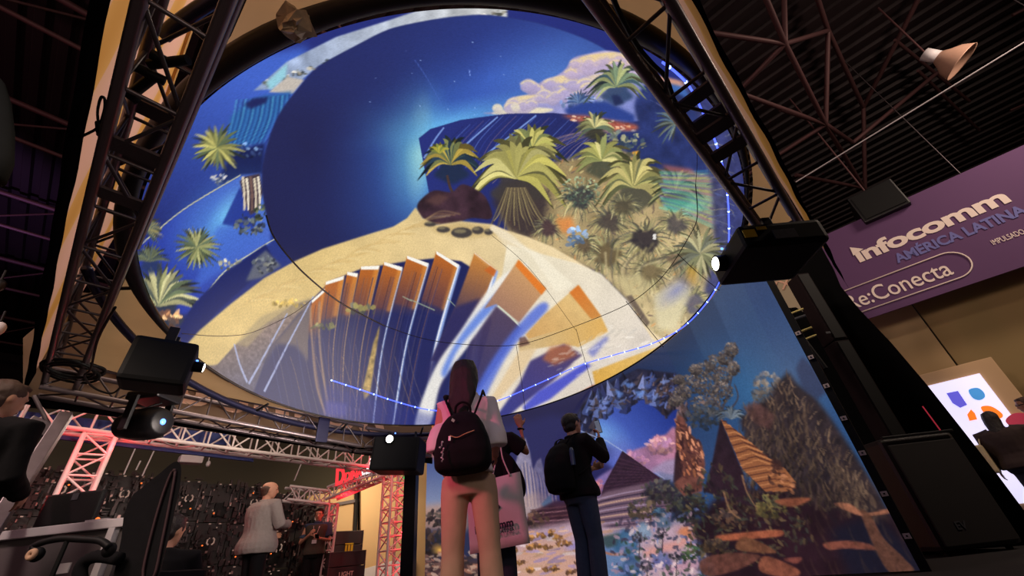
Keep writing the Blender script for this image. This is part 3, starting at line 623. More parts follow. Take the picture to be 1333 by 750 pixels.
    f([(734, 448), (758, 462), (720, 496), (676, 530), (660, 544), (640, 550), (676, 500), (690, 470)], (74, 58, 104), 1.8, .95, col2=(50, 52, 130), g=(734, 450, 660, 540)); f([(716, 452), (740, 448), (752, 462), (722, 476), (706, 468)], (176, 104, 66), 2.5, .8)
    f([(676, 456), (700, 452), (676, 490), (650, 520), (636, 548), (620, 550), (650, 500)], (226, 196, 150), 1.8, .8)
    f([(764, 458), (790, 436), (792, 442), (772, 466)], (120, 126, 196), 2, .8); f([(762, 472), (770, 476), (716, 520), (684, 536), (680, 530), (700, 510)], (66, 74, 196), 1.6, .9)
    f([(771, 484), (812, 468), (860, 450), (866, 456), (816, 488), (776, 508)], (214, 164, 74), 1, tex=.08, ts=8, col2=(226, 190, 112), g=(770, 500, 860, 452)); f([(730, 524), (774, 500), (772, 510), (700, 546), (690, 542)], (176, 88, 70), 1.2, .85)
    f([(815, 386), (822, 384), (846, 420), (842, 426)], (96, 82, 76), 1.2, .8)
    K.scatter([(700, 480), (800, 420), (850, 440), (770, 490)], [(244, 240, 230), (216, 206, 190)], 70, (3, 9), -25, .25, 29, .25)
    # faint ghost of the next picture near the foot
    f([(424, 500), (560, 540), (640, 535), (560, 560), (420, 545)], (40, 50, 140), 4, .45)
    return K


def paint_mural():
    K = Canvas(1240, 1000, (40, 40, 80)); f = K.fill; st = K.stroke
    f([(540, 300), (1240, 300), (1240, 800), (540, 800)], (36, 46, 82), 0, col2=(50, 84, 132), g=(820, 420, 1010, 520))
    f([(640, 520), (780, 480), (800, 620), (640, 660)], (34, 34, 78), 8)
    for x0, x1, c in ((846, 896, (28, 34, 58)), (890, 944, (50, 66, 96)), (936, 992, (62, 84, 122)), (984, 1040, (52, 74, 118))): f([(x0 - 30, 340), (x1 - 30, 330), (x1 + 62, 520), (x0 + 62, 545)], c, .8, .8, col2=(50, 88, 138), g=(x0, 380, x0 + 100, 540))
    K.glow(985, 510, 80, 46, (60, 116, 166), .75, 1.3, .6); K.glow(1030, 490, 50, 70, (110, 122, 150), .4, 1.3)
    # left strip of sunset sky, tree and low sun
    f([(540, 550), (572, 552), (572, 600), (540, 604)], (216, 112, 58), 3, col2=(120, 90, 120), g=(555, 560, 570, 606)); f([(540, 600), (606, 596), (606, 660), (540, 670)], (70, 92, 150), 3, col2=(150, 160, 190), g=(570, 600, 570, 668)); f([(540, 660), (610, 652), (610, 690), (540, 690)], (196, 150, 130), 4, .8)
    K.bush(570, 674, 15, 12, [(54, 50, 56), (84, 74, 70), (34, 32, 40)], 50, 30, (2, 5)); st([(574, 676), (577, 700), (577, 720)], 2.5, 4, (40, 30, 34), .5); K.bush(566, 708, 24, 18, [(40, 34, 38), (66, 50, 44), (30, 34, 40)], 90, 31, (3, 6)); K.glow(572, 716, 9, 7, (255, 190, 90), 1, 1.3)
    f([(540, 726), (640, 730), (640, 800), (540, 800)], (74, 52, 54), 4, tex=.3, ts=12); K.scatter([(540, 722), (640, 722), (640, 760), (540, 760)], [(180, 120, 96), (50, 40, 44), (120, 86, 80), (206, 170, 150)], 120, (3, 8), 0, .4, 32)
    # pale mountains behind the visitors
    f([(640, 560), (720, 540), (800, 560), (800, 660), (640, 670)], (40, 42, 96), 5); f([(655, 660), (664, 630), (672, 600), (678, 574), (684, 570), (690, 590), (694, 612), (699, 600), (704, 596), (710, 620), (720, 650), (726, 680), (690, 690)], (150, 142, 170), .8, tex=.2, ts=6)
    for i in range(26): x = 666 + i * 2.2; st([(x, 600 + abs(i - 8) * 2.2), (x + 3, 626 + i % 5 * 2), (x + 6, 660)], .9, 2.2, [(220, 190, 186), (104, 100, 140), (196, 168, 172), (84, 80, 124)][i % 4], .6, .75)
    f([(668, 650), (700, 640), (730, 660), (730, 690), (670, 690)], (196, 166, 160), 3, .7); f([(705, 656), (716, 644), (722, 664), (712, 668)], (110, 140, 166), 1)
    f([(676, 690), (690, 668), (722, 652), (760, 650), (800, 640), (860, 628), (866, 668), (760, 690), (690, 700)], (70, 40, 52), 1.5, tex=.3, ts=8)
    for i in range(12): st([(690, 664 + i * 2.6), (760, 656 + i * 3), (864, 636 + i * 3.4)], 1.2, 1.4, [(110, 70, 76), (46, 26, 40), (170, 120, 130), (60, 36, 50)][i % 4], .5, .75)
    K.bush(700, 678, 14, 12, [(70, 50, 48), (104, 74, 62), (50, 36, 40)], 50, 33, (2, 5))
    # dark blue triangle sky with shard mountain
    f([(768, 520), (812, 496), (870, 490), (884, 540), (880, 600), (840, 630), (800, 610), (768, 590)], (34, 54, 140), 3, col2=(92, 120, 220), g=(860, 520, 790, 580)); K.glow(785, 566, 34, 20, (130, 190, 250), .9, 1.3, .6); K.glow(812, 596, 40, 20, (120, 110, 190), .6, 1.2, .6)
    f([(740, 560), (762, 520), (790, 500), (830, 480), (880, 486), (890, 520), (868, 544), (840, 520), (806, 524), (780, 544), (766, 572)], (40, 40, 62), 1.2, tex=.45, ts=10)
    K.shards([(742, 566), (764, 520), (800, 496), (850, 490), (890, 500), (892, 545), (870, 530), (820, 528), (786, 548), (768, 574)], [(70, 84, 140), (36, 38, 66), (110, 126, 190), (84, 72, 82), (50, 56, 100), (140, 150, 206)], 90, (4, 13), 72, .85)
    K.shards([(850, 500), (886, 490), (900, 540), (884, 560), (862, 540)], [(96, 76, 78), (60, 50, 62), (130, 100, 96)], 40, (3, 9), 73, .8)
    K.scatter([(760, 530), (830, 488), (884, 494), (880, 530), (830, 520), (776, 545)], [(80, 96, 160), (30, 30, 50), (120, 140, 200), (90, 74, 76)], 110, (2, 8), -30, .3, 34, .7, .7)
    for p in ([(812, 498), (818, 506), (826, 500)], [(826, 510), (834, 520), (840, 508)], [(800, 506), (806, 520), (812, 512)]): f(p, (110, 150, 230), 1, .7)
    st([(742, 556), (790, 574), (830, 600), (866, 624)], 1.2, 1.2, (180, 196, 240), .4, .9, smooth=False); f([(690, 600), (742, 560), (800, 584), (780, 650), (700, 660)], (44, 40, 96), 5, .4)
    cl = [(752, 660), (760, 640), (776, 624), (794, 612), (810, 606), (822, 588), (842, 580), (852, 568), (866, 566), (878, 556), (884, 580), (878, 616), (850, 616), (800, 650)]
    f(cl, (196, 130, 158), 1.5, smooth=True, tex=.15, ts=10, col2=(120, 110, 180), g=(860, 570, 780, 650)); K.bush(860, 580, 18, 12, [(240, 180, 170), (220, 150, 160), (180, 130, 170)], 60, 35, (3, 6), a=.6); K.bush(826, 598, 16, 10, [(226, 160, 168), (190, 130, 170)], 40, 36, (3, 6), a=.6); K.bush(776, 636, 18, 12, [(226, 140, 130), (190, 110, 130)], 40, 37, (3, 6), a=.6)
    f([(846, 612), (866, 600), (884, 596), (886, 630), (862, 624)], (170, 160, 196), 2, .7)
    # dark pyramid
    f([(810, 587), (862, 624), (850, 640), (782, 646), (786, 632)], (52, 32, 50), .6, tex=.2, ts=5)
    for i in range(9): st([(806 - i * 2.6, 597 + i * 5.2), (840 + i * 2, 608 + i * 2.6)], .9, .9, (92, 60, 78), .4, .6, smooth=False)
    # terraces
    f([(772, 650), (790, 640), (862, 624), (880, 640), (870, 690), (776, 700)], (120, 92, 110), 1.5)
    for i in range(14): st([(772 - i * .5, 652 + i * 4), (812, 642 + i * 4.6), (872, 632 + i * 5.2)], 2.4, 1.6, [(176, 150, 176), (52, 40, 64), (214, 170, 150), (70, 56, 80)][i % 4], .5, .85)
    # bright snowy ground
    f([(676, 692), (760, 676), (800, 690), (900, 676), (920, 800), (640, 800), (650, 716)], (196, 164, 180), 4, tex=.1, ts=14)
    f([(650, 730), (700, 702), (760, 700), (790, 730), (780, 800), (640, 800)], (226, 170, 140), 6, .75); f([(730, 712), (770, 690), (800, 700), (800, 722), (750, 722)], (160, 150, 214), 5, .8)
    K.scatter([(660, 694), (790, 680), (800, 760), (640, 760)], [(240, 220, 220), (206, 150, 110), (150, 130, 180), (222, 176, 140)], 130, (4, 13), -6, .22, 38, .6, .15)
    for x, y in ((690, 700), (704, 697), (716, 694), (690, 712), (700, 711), (712, 712), (730, 708), (738, 707), (676, 732), (712, 741), (722, 739), (726, 700), (690, 742), (668, 716), (754, 734), (744, 745)): K.bush(x, y, 6, 3, [(150, 104, 60), (190, 134, 76), (110, 76, 60)], 12, x, (2, 4))
    f([(770, 742), (790, 700), (812, 690), (830, 700), (836, 800), (770, 800)], (84, 126, 176), 4, .8); st([(778, 716), (800, 722), (830, 716)], 2, 4, (206, 110, 60), 1, .8); f([(776, 700), (806, 694), (820, 708), (790, 714)], (54, 74, 74), 1.5, .85)
    # middle vegetation and village
    K.bush(860, 640, 26, 16, [(54, 58, 60), (84, 80, 70), (40, 40, 52)], 110, 39, (2, 5), (40, 38, 48)); K.bush(838, 664, 20, 14, [(90, 74, 62), (54, 52, 54), (120, 100, 80)], 80, 40, (2, 5)); K.bush(894, 660, 26, 20, [(50, 54, 52), (74, 74, 60), (36, 34, 44)], 120, 41, (2, 5), (36, 34, 42))
    for x, y, r, c in ((862, 676, 13, (60, 90, 120)), (816, 706, 18, (52, 96, 136)), (838, 690, 12, (120, 150, 180)), (862, 726, 14, (80, 86, 150)), (822, 738, 16, (48, 76, 120))): f([(x - r, y + r * .6), (x - r * .3, y - r), (x + r * .4, y - r * .7), (x + r, y + r * .7), (x, y + r)], c, 2, .85); K.glow(x, y, r * .5, r * .5, (200, 210, 230), .35, 1.2)
    f([(836, 716), (880, 704), (916, 690), (920, 698), (880, 716), (840, 726)], (232, 160, 150), 3, .85); f([(880, 690), (904, 680), (912, 690), (890, 702)], (226, 130, 80), 3, .8); f([(860, 740), (910, 726), (916, 736), (870, 750)], (206, 150, 170), 3, .7)
    K.scatter([(800, 680), (920, 660), (930, 760), (790, 760)], [(60, 50, 70), (190, 150, 170), (230, 200, 200), (46, 56, 84), (110, 120, 170), (50, 70, 56)], 330, (1.5, 6), 20, .5, 42, .7, 1.2)
    for x, y, h in ((832, 700, 24), (862, 694, 26), (908, 690, 30), (920, 706, 34), (880, 724, 30), (918, 742, 30), (842, 736, 22)): st([(x, y + h), (x + 1, y)], 1.4, .7, (36, 26, 36), .3, .9, smooth=False); K.bush(x, y, 9, 6, [(70, 64, 76), (40, 40, 52), (110, 100, 110)], 20, x, (1.5, 3.5))
    K.bush(898, 720, 14, 10, [(60, 84, 60), (90, 110, 70)], 40, 43, (2, 4)); K.palm(858, 668, 10, [(90, 130, 160), (60, 84, 110)], None, 9, 180, 360, .4, .2, 44)
    # dark ground on the right
    f([(900, 690), (930, 650), (980, 640), (1040, 630), (1130, 640), (1260, 760), (1200, 820), (920, 820), (930, 740)], (40, 24, 32), 4, tex=.25, ts=18); f([(1080, 690), (1140, 668), (1230, 760), (1190, 800), (1110, 760)], (26, 26, 42), 6, .9)
    # orange crag
    f([(878, 632), (880, 590), (879, 560), (882, 540), (890, 544), (900, 566), (914, 580), (918, 604), (914, 640), (890, 646)], (110, 66, 58), 1, tex=.4, ts=8)
    K.scatter([(880, 545), (890, 545), (916, 582), (914, 620), (884, 620)], [(206, 124, 84), (60, 34, 40), (240, 160, 120), (90, 50, 48)], 90, (2, 7), 60, .3, 45, .75, .4); f([(879, 590), (884, 584), (888, 620), (876, 630)], (40, 26, 36), 1.2, .8)
    # tall pale tree
    for p in ([(938, 560), (936, 520), (930, 480)], [(938, 540), (948, 510), (958, 470)], [(936, 530), (918, 506), (900, 496)], [(940, 545), (960, 520), (956, 500)]): st(p, 3, 1.2, (70, 60, 66), .4, .9)
    for x, y, rx, ry in ((900, 500, 17, 13), (888, 512, 12, 10), (916, 484, 14, 12), (930, 474, 13, 12), (944, 466, 10, 10), (952, 456, 9, 10), (955, 480, 8, 9), (920, 504, 17, 12), (884, 494, 7, 6), (905, 482, 8, 7), (940, 490, 12, 12), (880, 522, 10, 7), (920, 526, 22, 14), (940, 510, 14, 14)):
        K.bush(x, y, rx, ry, [(96, 84, 80), (126, 110, 98), (66, 60, 66), (82, 74, 74)], 170, int(x + y), (1, 2.6), None, .8)
    K.bush(918, 544, 26, 16, [(64, 66, 70), (90, 86, 84), (50, 56, 66)], 90, 46, (2, 5), None, .6); f([(909, 524), (918, 521), (917, 527)], (150, 120, 110), .8)
    K.palm(952, 546, 22, [(120, 130, 140), (90, 104, 124)], None, 14, 180, 360, .5, .1, 47, False)
    # trees at the right edge
    K.bush(1000, 508, 20, 24, [(120, 108, 100), (150, 130, 112), (90, 88, 96)], 170, 48, (2, 5), None, .55)
    f([(962, 548), (982, 528), (1000, 520), (1014, 496), (1026, 484), (1038, 500), (1060, 516), (1082, 545), (1112, 590), (1146, 645), (1160, 680), (1030, 650), (1000, 610), (976, 580)], (52, 40, 42), 3, .95, tex=.35, ts=12)
    for i in range(230):
        x = RNG.uniform(966, 1134); top = 545 - (x - 966) * .9 if x < 1024 else 490 + (x - 1024) * 1.4; y = RNG.uniform(top, min(650, top + 110)); st([(x, y), (x + RNG.uniform(-3, 8), y + 12), (x + RNG.uniform(-2, 12), y + RNG.uniform(20, 40))], 1, RNG.uniform(1.5, 4), [(104, 82, 70), (40, 30, 36), (126, 100, 78), (66, 50, 48), (34, 28, 36)][i % 5], .8, .6)
    for i in range(620):
        x = RNG.uniform(966, 1130); top = 545 - (x - 966) * .9 if x < 1024 else 490 + (x - 1024) * 1.4; y = RNG.uniform(top, min(668, top + 130)); L = RNG.uniform(6, 17); q = RNG.uniform(-2.3, -.9); sh = 1 - .5 * (y - top) / 130
        st([(x, y), (x + L * .6 * math.cos(q), y + L * .6 * math.sin(q)), (x + L * math.cos(q + .15), y + L * math.sin(q + .15))], 2.6, .5, np.array([(122, 98, 80), (74, 58, 54), (146, 116, 92), (50, 40, 44), (96, 74, 62)][i % 5]) * sh, .5, .7)
    f([(1036, 480), (1044, 464), (1060, 480), (1076, 510), (1064, 520), (1044, 506)], (56, 62, 92), 2, .8); f([(966, 530), (984, 522), (1008, 540), (1004, 560), (984, 552)], (96, 64, 60), 2, .8, tex=.4, ts=6)
    K.shards([(968, 600), (1040, 640), (1060, 690), (960, 680), (930, 640)], [(70, 52, 46), (44, 34, 38), (96, 74, 54)], 60, (3, 9), 78, .6)
    # stepped pyramid
    f([(938, 545), (927, 602), (916, 640), (980, 660), (965, 610)], (44, 30, 40), .8, tex=.25, ts=8); f([(938, 545), (958, 560), (982, 580), (1004, 600), (1022, 610), (1036, 628), (1030, 640), (996, 640), (966, 610)], (156, 96, 62), .7)
    for i in range(12): t = i / 12; st([(940 + 26 * t, 548 + 64 * t), (946 + 44 * t, 549 + 54 * t), (945 + 82 * t, 550 + 66 * t)], 1.6, 1.8, [(84, 46, 40), (206, 136, 88)][i % 2], .4, .9, smooth=False)
    for i in range(7): st([(966 + 4.5 * i, 611 + 4.2 * i), (990 + 4 * i, 606 + 4.4 * i), (1016 + 3.4 * i, 607 + 4.8 * i)], 1.6, 1.8, [(92, 52, 42), (198, 130, 86)][i % 2], .4, .85, smooth=False)
    K.scatter([(1000, 598), (1036, 626), (1030, 642), (1000, 640)], [(60, 38, 36), (196, 128, 90), (120, 72, 52)], 30, (1.5, 5), 30, .5, 80)
    f([(1004, 596), (1016, 600), (1020, 612), (1006, 612)], (60, 36, 36), 1.2, .8)
    # undergrowth in front
    und = [(884, 640), (930, 600), (968, 640), (1040, 660), (1060, 700), (1000, 740), (900, 720)]
    K.scatter(und, [(50, 44, 42), (74, 66, 50), (36, 28, 36), (104, 86, 60), (60, 64, 54)], 420, (2, 7), 50, .35, 49, .75, .8); K.bush(1004, 660, 20, 16, [(90, 84, 52), (60, 58, 46), (120, 104, 62)], 90, 50, (2, 5)); K.bush(946, 676, 18, 12, [(96, 70, 56), (60, 48, 48)], 60, 51, (2, 5))
    for p in ([(942, 640), (950, 664), (964, 676)], [(966, 618), (972, 640), (986, 664)]): st(p, 3, 1, (150, 110, 80), .6, .8)
    for p, c in (([(932, 698), (960, 694), (1014, 690), (1016, 698), (976, 702), (940, 704)], (170, 92, 64)), ([(1008, 652), (1040, 648), (1056, 650), (1030, 660)], (150, 84, 60)), ([(1086, 656), (1106, 656), (1126, 668), (1150, 664), (1168, 660), (1166, 666), (1128, 672), (1104, 666)], (178, 112, 84)), ([(1072, 708), (1100, 704), (1130, 708), (1140, 716), (1100, 714), (1080, 716)], (140, 78, 62)), ([(1020, 728), (1044, 726), (1036, 734)], (130, 70, 60)), ([(1120, 666), (1134, 672), (1150, 700), (1176, 726), (1190, 744), (1160, 746), (1140, 716)], (104, 66, 52)), ([(996, 724), (1040, 742), (1030, 752), (990, 744)], (140, 80, 60)), ([(912, 730), (946, 720), (990, 724), (960, 742), (920, 750)], (110, 66, 56)), ([(960, 716), (966, 700), (990, 706), (1010, 720)], (120, 76, 54))): f(p, c, 1.2, .9, smooth=True, tex=.3, ts=7)
    for i in range(60): x = RNG.uniform(1040, 1180); y = RNG.uniform(600, 740); st([(x, y), (x + 5, y + 14), (x + 14, y + 28)], 1, 2.4, [(74, 54, 46), (30, 22, 30), (90, 66, 52)][i % 3], .8, .35)
    K.bush(930, 712, 16, 10, [(54, 44, 40), (84, 64, 48)], 50, 52, (2, 5))
    return K
# ------------------------------------------------------------------ the hall: floor, roof, far walls
def setting(name, mb, m, **k): return obj(name, mb, m, kind='structure', **k)


setting('floor', MB().box((0, 12, -.05), 80, 70, .1), 'floor')
mb = MB(); rib = []; a = -32.0
while a < 44:                                            # corrugated roof sheets, ribs running along the rig's long side
    rib += [(a, 11.0), (a + .16, 11.0), (a + .2, 11.09), (a + .36, 11.09)]; a += .4
for i in range(len(rib) - 1):
    (a0, z0), (a1, z1) = rib[i], rib[i + 1]
    k = len(mb.v); mb.v += [tuple(ABZ(a0, -28, z0)), tuple(ABZ(a1, -28, z1)), tuple(ABZ(a1, 42, z1)), tuple(ABZ(a0, 42, z0))]; mb.f.append((k, k + 1, k + 2, k + 3))
setting('ceiling', mb, 'roof')
mb = MB(); mb.obox(ABZ(-2, 30, 5.5), E2 * 38, E1 * .15, (0, 0, 5.5)); setting('wall_back', mb, 'hallwall')
mb = MB(); mb.obox(ABZ(27, 0, 5.5), E2 * .15, E1 * 32, (0, 0, 5.5)); setting('wall_right', mb, 'hallwall')

# roof steel: purlins on the left, a braced space frame on the right
purl = empty('roof_truss', ABZ(-8, 8, 10.5), 'dark steel roof purlins and braces above the left fabric wall', 'roof truss')
for i, b in enumerate((-2, 1.5, 5, 8.5, 12, 16, 20, 25)):
    bar(purl, 'purlin', ABZ(-26, b, 10.75), ABZ(1.0, b, 10.75), .07, 'rooftube'); bar(purl, 'purlin', ABZ(-26, b, 9.7), ABZ(1.0, b, 9.7), .05, 'rooftube')
    for a in np.arange(-25, 0, 3.0): bar(purl, 'web', ABZ(a, b, 9.7), ABZ(a + 1.5, b, 10.75), .03, 'rooftube'); bar(purl, 'web', ABZ(a + 1.5, b, 10.75), ABZ(a + 3, b, 9.7), .03, 'rooftube')
sf = empty('roof_truss', atz(1075, 165, 9.5), 'bare steel space frame crossing the dark roof above the purple banner', 'roof truss')
Z9, Z10 = 9.2, 10.7
nd = {k: atz(*p, z) for k, p, z in (('a', (985, -30), Z9), ('b', (1022, 57), Z9), ('c', (1075, 162), Z9), ('d', (1130, 255), Z9), ('e', (920, 42), Z9), ('f', (1020, -40), Z10), ('g', (1078, 40), Z10), ('h', (1124, 140), Z10), ('i', (1052, -40), Z10),
                                 ('j', (960, 120), Z9), ('k', (930, 255), Z9), ('l', (1110, 186), Z9), ('m', (1126, 245), Z9), ('n', (1036, 228), Z9), ('o', (1210, -30), Z10), ('p', (1220, 95), Z10), ('q', (1016, 142), Z9))}
for s in ('ab', 'bc', 'cd', 'eb', 'fb', 'ig', 'gh', 'bg', 'gc', 'hm', 'jc', 'kc', 'cl', 'nm', 'qc', 'jb', 'ho', 'lp'): bar(sf, 'roof_tube', nd[s[0]], nd[s[1]], .055, 'rooftube')
for p, q in (((1165, 52), (1262, 132)), ((1195, 92), (1275, 170)), ((1315, 144), (1370, 120)), ((1318, 20), (1370, -6))): bar(sf, 'roof_tube', atz(*p, Z10), atz(*q, Z10), .04, 'rooftube')
t = empty('steel_cable', atz(1180, 150, 7), 'thin pale cable stretched across the dark roof over the banner', 'cable')
bar(t, 'strand', atz(1036, 237, 7), atz(1345, 48, 7), .014, 'white_plastic')
p = atz(1228, 76, 8.5); t = empty('high_bay_lamp', p, 'round unlit high bay lamp hanging from the dark roof', 'lamp')
dv = atz(1252, 68, 8.5) - p; dv[2] = -.1; dv = dv / np.linalg.norm(dv); dv = dv * .6 + np.array([0, 0, -.8]); dv /= np.linalg.norm(dv); x = np.cross(dv, [1, 0, 0]); x /= np.linalg.norm(x); y = np.cross(dv, x)
mb = MB(); prof = [(.04, -.12), (.12, -.1), (.2, .02), (.3, .14), (.36, .3), (.37, .32), (.34, .3), (.2, .18), (.04, .1)]
mb.loft([[p + dv * h * 1.05 + (x * math.cos(q) + y * math.sin(q)) * r for q in np.linspace(0, 6.283, 24, endpoint=False)] for r, h in prof]); obj('reflector', mb, 'lamp_shade', t, True)
obj('ballast', MB().tube([p - dv * .36, p - dv * .1], .13, 12), 'white_plastic', t, True); bar(t, 'hanger', p - dv * .3, p + np.array([0, 0, 2.4]), .02, 'rooftube')
p = atz(1146, 274, 6.3); t = empty('ceiling_loudspeaker', p, 'dark box loudspeaker hanging under the roof beside the banner', 'speaker')
mb = MB(); mb.obox(p, E2 * .5, E1 * .42, (0, 0, .38), .03); obj('cabinet', mb, 'blackmetal', t); bar(t, 'hanger', p + [0, 0, .3], p + [0, 0, 4.5], .02, 'rooftube')
mb = MB(); mb.obox(p - E2 * .51 + [0, 0, 0], E2 * .012, E1 * .36, (0, 0, .32)); obj('grille', mb, 'black', t)
# ------------------------------------------------------------------ the rig: square frame of box truss, dome, cloth walls
def truss(label, p0, p1, wv, hv, bays, r=.025, rb=.009, m='truss', mbrace='brace', plates=(), faces='abcd', name='box_truss', group=None, cat='truss'):
    p0, p1, wv, hv = [np.array(q, float) for q in (p0, p1, wv, hv)]
    t = empty(name, p0, label, cat, group); A = lambda s, i, j: p0 + (p1 - p0) * s + wv * i + hv * j
    for i, j in ((0, 0), (1, 0), (0, 1), (1, 1)): bar(t, 'chord', A(0, i, j), A(1, i, j), r, m, 12)
    fc = {'a': ((0, 0), (1, 0)), 'b': ((0, 0), (0, 1)), 'c': ((1, 0), (1, 1)), 'd': ((0, 1), (1, 1))}
    for k in range(bays):
        s0, s1 = k / bays, (k + 1) / bays
        for q in faces:
            u, v = fc[q]
            if (k + ord(q)) % 2: u, v = v, u
            bar(t, 'brace', A(s0, *u), A(s1, *v), rb, mbrace, 8); bar(t, 'brace', A(s1, *u), A(s1, *v), rb, mbrace, 8)
    for s in plates:
        for ds in (0,):
            for (u, v) in (((0, 0), (1, 0)), ((0, 1), (1, 1))):
                a_, b_ = A(s + ds, *u), A(s + ds, *v); d = (b_ - a_); L = np.linalg.norm(d); ax = p1 - p0; ax = ax / np.linalg.norm(ax); nn = np.cross(d / L, ax)
                mb = MB(); mb.obox((a_ + b_) / 2, d / 2 * 1.08, ax * .045, nn * .008); obj('end_plate', mb, mbrace, t)
    return t


S_T = 1.75; ZT = CH + S_T
HV = np.array([0, 0, .29])
truss('bare box truss beam rising overhead along the left fabric wall', ABZ(-.077 * S_T, 3.2 * S_T, ZT), ABZ(-.077 * S_T, -.03 * S_T, ZT), E2 * -.215, HV, 13, plates=(.563, .632), group='rig trusses')
truss('bare box truss beam rising overhead along the right edge of the dome', ABZ(1.93 * S_T, .089 * S_T, ZT), ABZ(-.05 * S_T, .089 * S_T, ZT), E1 * -.215, HV, 9, plates=(.40, .455), faces='abc', group='rig trusses')
BB = 5.5
pa, pb = onB(52, 503, BB), onB(470, 581, BB); qa = onB(52, 470, BB)
truss('bare box truss beam low behind the dome at the back left', pa, pb, E1 * .28, (0, 0, .27), 12, faces='ab', group='rig trusses')
pc, pd_ = onB(474, 581, BB), onB(560, 594, BB)
truss('short box truss piece between the corner plate and black pole', pc, pd_, E1 * .28, (0, 0, .25), 4, group='rig trusses')
mb = MB(); cpl = onB(421, 555, BB - .03); mb.obox(cpl, E2 * .075, E1 * .012, (0, 0, .2), .008); obj('corner_plate', mb, 'ringtube', label='blue grey metal corner plate on the low back truss', cat='plate')

# legs: the front left post of square tube, the black pole at the far corner
p0 = onB(44, 525, 5.2); p1 = onB(-6, 690, 5.2); p1 = np.array([p0[0], p0[1], 0.0])
t = empty('rig_leg', p1, 'slanting grey square steel leg under the left end of the back truss', 'leg')
q0, q1 = onB(86, 540, 5.35), onB(2, 672, 5.0)
def sq(parent, name, a, b, w_, m):
    a = np.array(a); b = np.array(b); d = b - a; L = np.linalg.norm(d); d /= L; x = np.cross(d, [0, 0, 1]); x /= np.linalg.norm(x); y = np.cross(d, x)
    return obj(name, MB().obox((a + b) / 2, x * w_, y * w_, d * L / 2, .006), m, parent)
q2 = q1 + (q1 - q0) * .55
sq(t, 'leg_tube', q0, q2, .045, 'truss')
sq(t, 'cross_arm', onB(36, 549, 5.35), onB(72, 566, 5.35), .05, 'truss'); bar(t, 'stay', onB(44, 515, 5.35), onB(68, 562, 5.35), .015, 'truss'); bar(t, 'stay', onB(30, 520, 5.35), onB(-20, 600, 5.35), .02, 'truss')
p0 = onB(537, 592, 5.6)
t = empty('black_pole', (p0[0], p0[1], 0), 'black upright pole holding the far corner beside the mural', 'pole')
obj('mast', MB().box((p0[0], p0[1], p0[2] / 2 - .02), .17, .17, p0[2]), 'blackmetal', t); obj('foot', MB().box((p0[0], p0[1], .03), .7, .7, .06, .01), 'blackmetal', t)
obj('hook', MB().box((p0[0], p0[1], p0[2] + .02), .22, .2, .1, .01), 'blackmetal', t)

# the dome: a spherical cap on a rim tilted eight degrees, lit from inside by the projectors
az, el = math.radians(132), math.radians(82)
DN = np.array([math.cos(el) * math.cos(az), math.cos(el) * math.sin(az), math.sin(el)])
KD = 2.45; DC = np.array([-.154, 1.46, .843]) * KD + CAMP; DR = 1.0836 * KD; DH = DR * .72
DX = np.cross(DN, [0, 0, 1.0]); DX /= np.linalg.norm(DX); DY = np.cross(DN, DX)
RS = (DR * DR + DH * DH) / (2 * DH); DO = DC - DN * (RS - DH); PM = math.acos((RS - DH) / RS)
def dome_pt(phi, t, dr=0.0):
    """phi around the rim, t from 0 at the rim to 1 at the pole"""
    ps = PM * (1 - t); r = RS + dr
    ph = np.asarray(phi)[..., None]; ps = np.asarray(ps)[..., None]
    return DO + DN * np.cos(ps) * r + (DX * np.cos(ph) + DY * np.sin(ph)) * np.sin(ps) * r
def grid_mesh(name, V, nu, nv, closed, cols, m, parent):
    """dense grid with a colour per vertex"""
    og = WLOC[parent.name]; me = bpy.data.meshes.new(name)
    i, j = np.meshgrid(np.arange(nv - 1), np.arange(nu if closed else nu - 1), indexing='ij')
    q = np.stack([i * nu + j, i * nu + (j + 1) % nu, (i + 1) * nu + (j + 1) % nu, (i + 1) * nu + j], -1).reshape(-1, 4)
    me.vertices.add(len(V)); me.vertices.foreach_set('co', (V - og).astype(np.float32).ravel())
    me.loops.add(q.size); me.loops.foreach_set('vertex_index', q.ravel().astype(np.int32))
    me.polygons.add(len(q)); me.polygons.foreach_set('loop_start', np.arange(0, q.size, 4, dtype=np.int32))
    me.polygons.foreach_set('use_smooth', np.ones(len(q), bool)); me.update(calc_edges=True)
    at = me.color_attributes.new('picture', 'FLOAT_COLOR', 'POINT')
    c = np.ones((len(V), 4), np.float32); c[:, :3] = s2l(np.clip(cols, 0, 255)); at.data.foreach_set('color', c.ravel())
    me.materials.append(m); return link(name, me, parent)


show = paint_show()
dome = empty('projection_dome', DC, 'huge tilted half dome screen showing palms, dunes and a starry sky', 'dome')
NU, NV = 1280, 300
PH = np.linspace(0, 2 * math.pi, NU, endpoint=False); TT = np.linspace(0, 1, NV) ** 1.0
pp, tt = np.meshgrid(PH, TT); V = dome_pt(pp, tt).reshape(-1, 3); uv = chart(V)
grid_mesh('dome_shell', V, NU, NV, True, show.sample(uv), screen_mat('dome_show', 1.0, 'AUTO'), dome)
del show
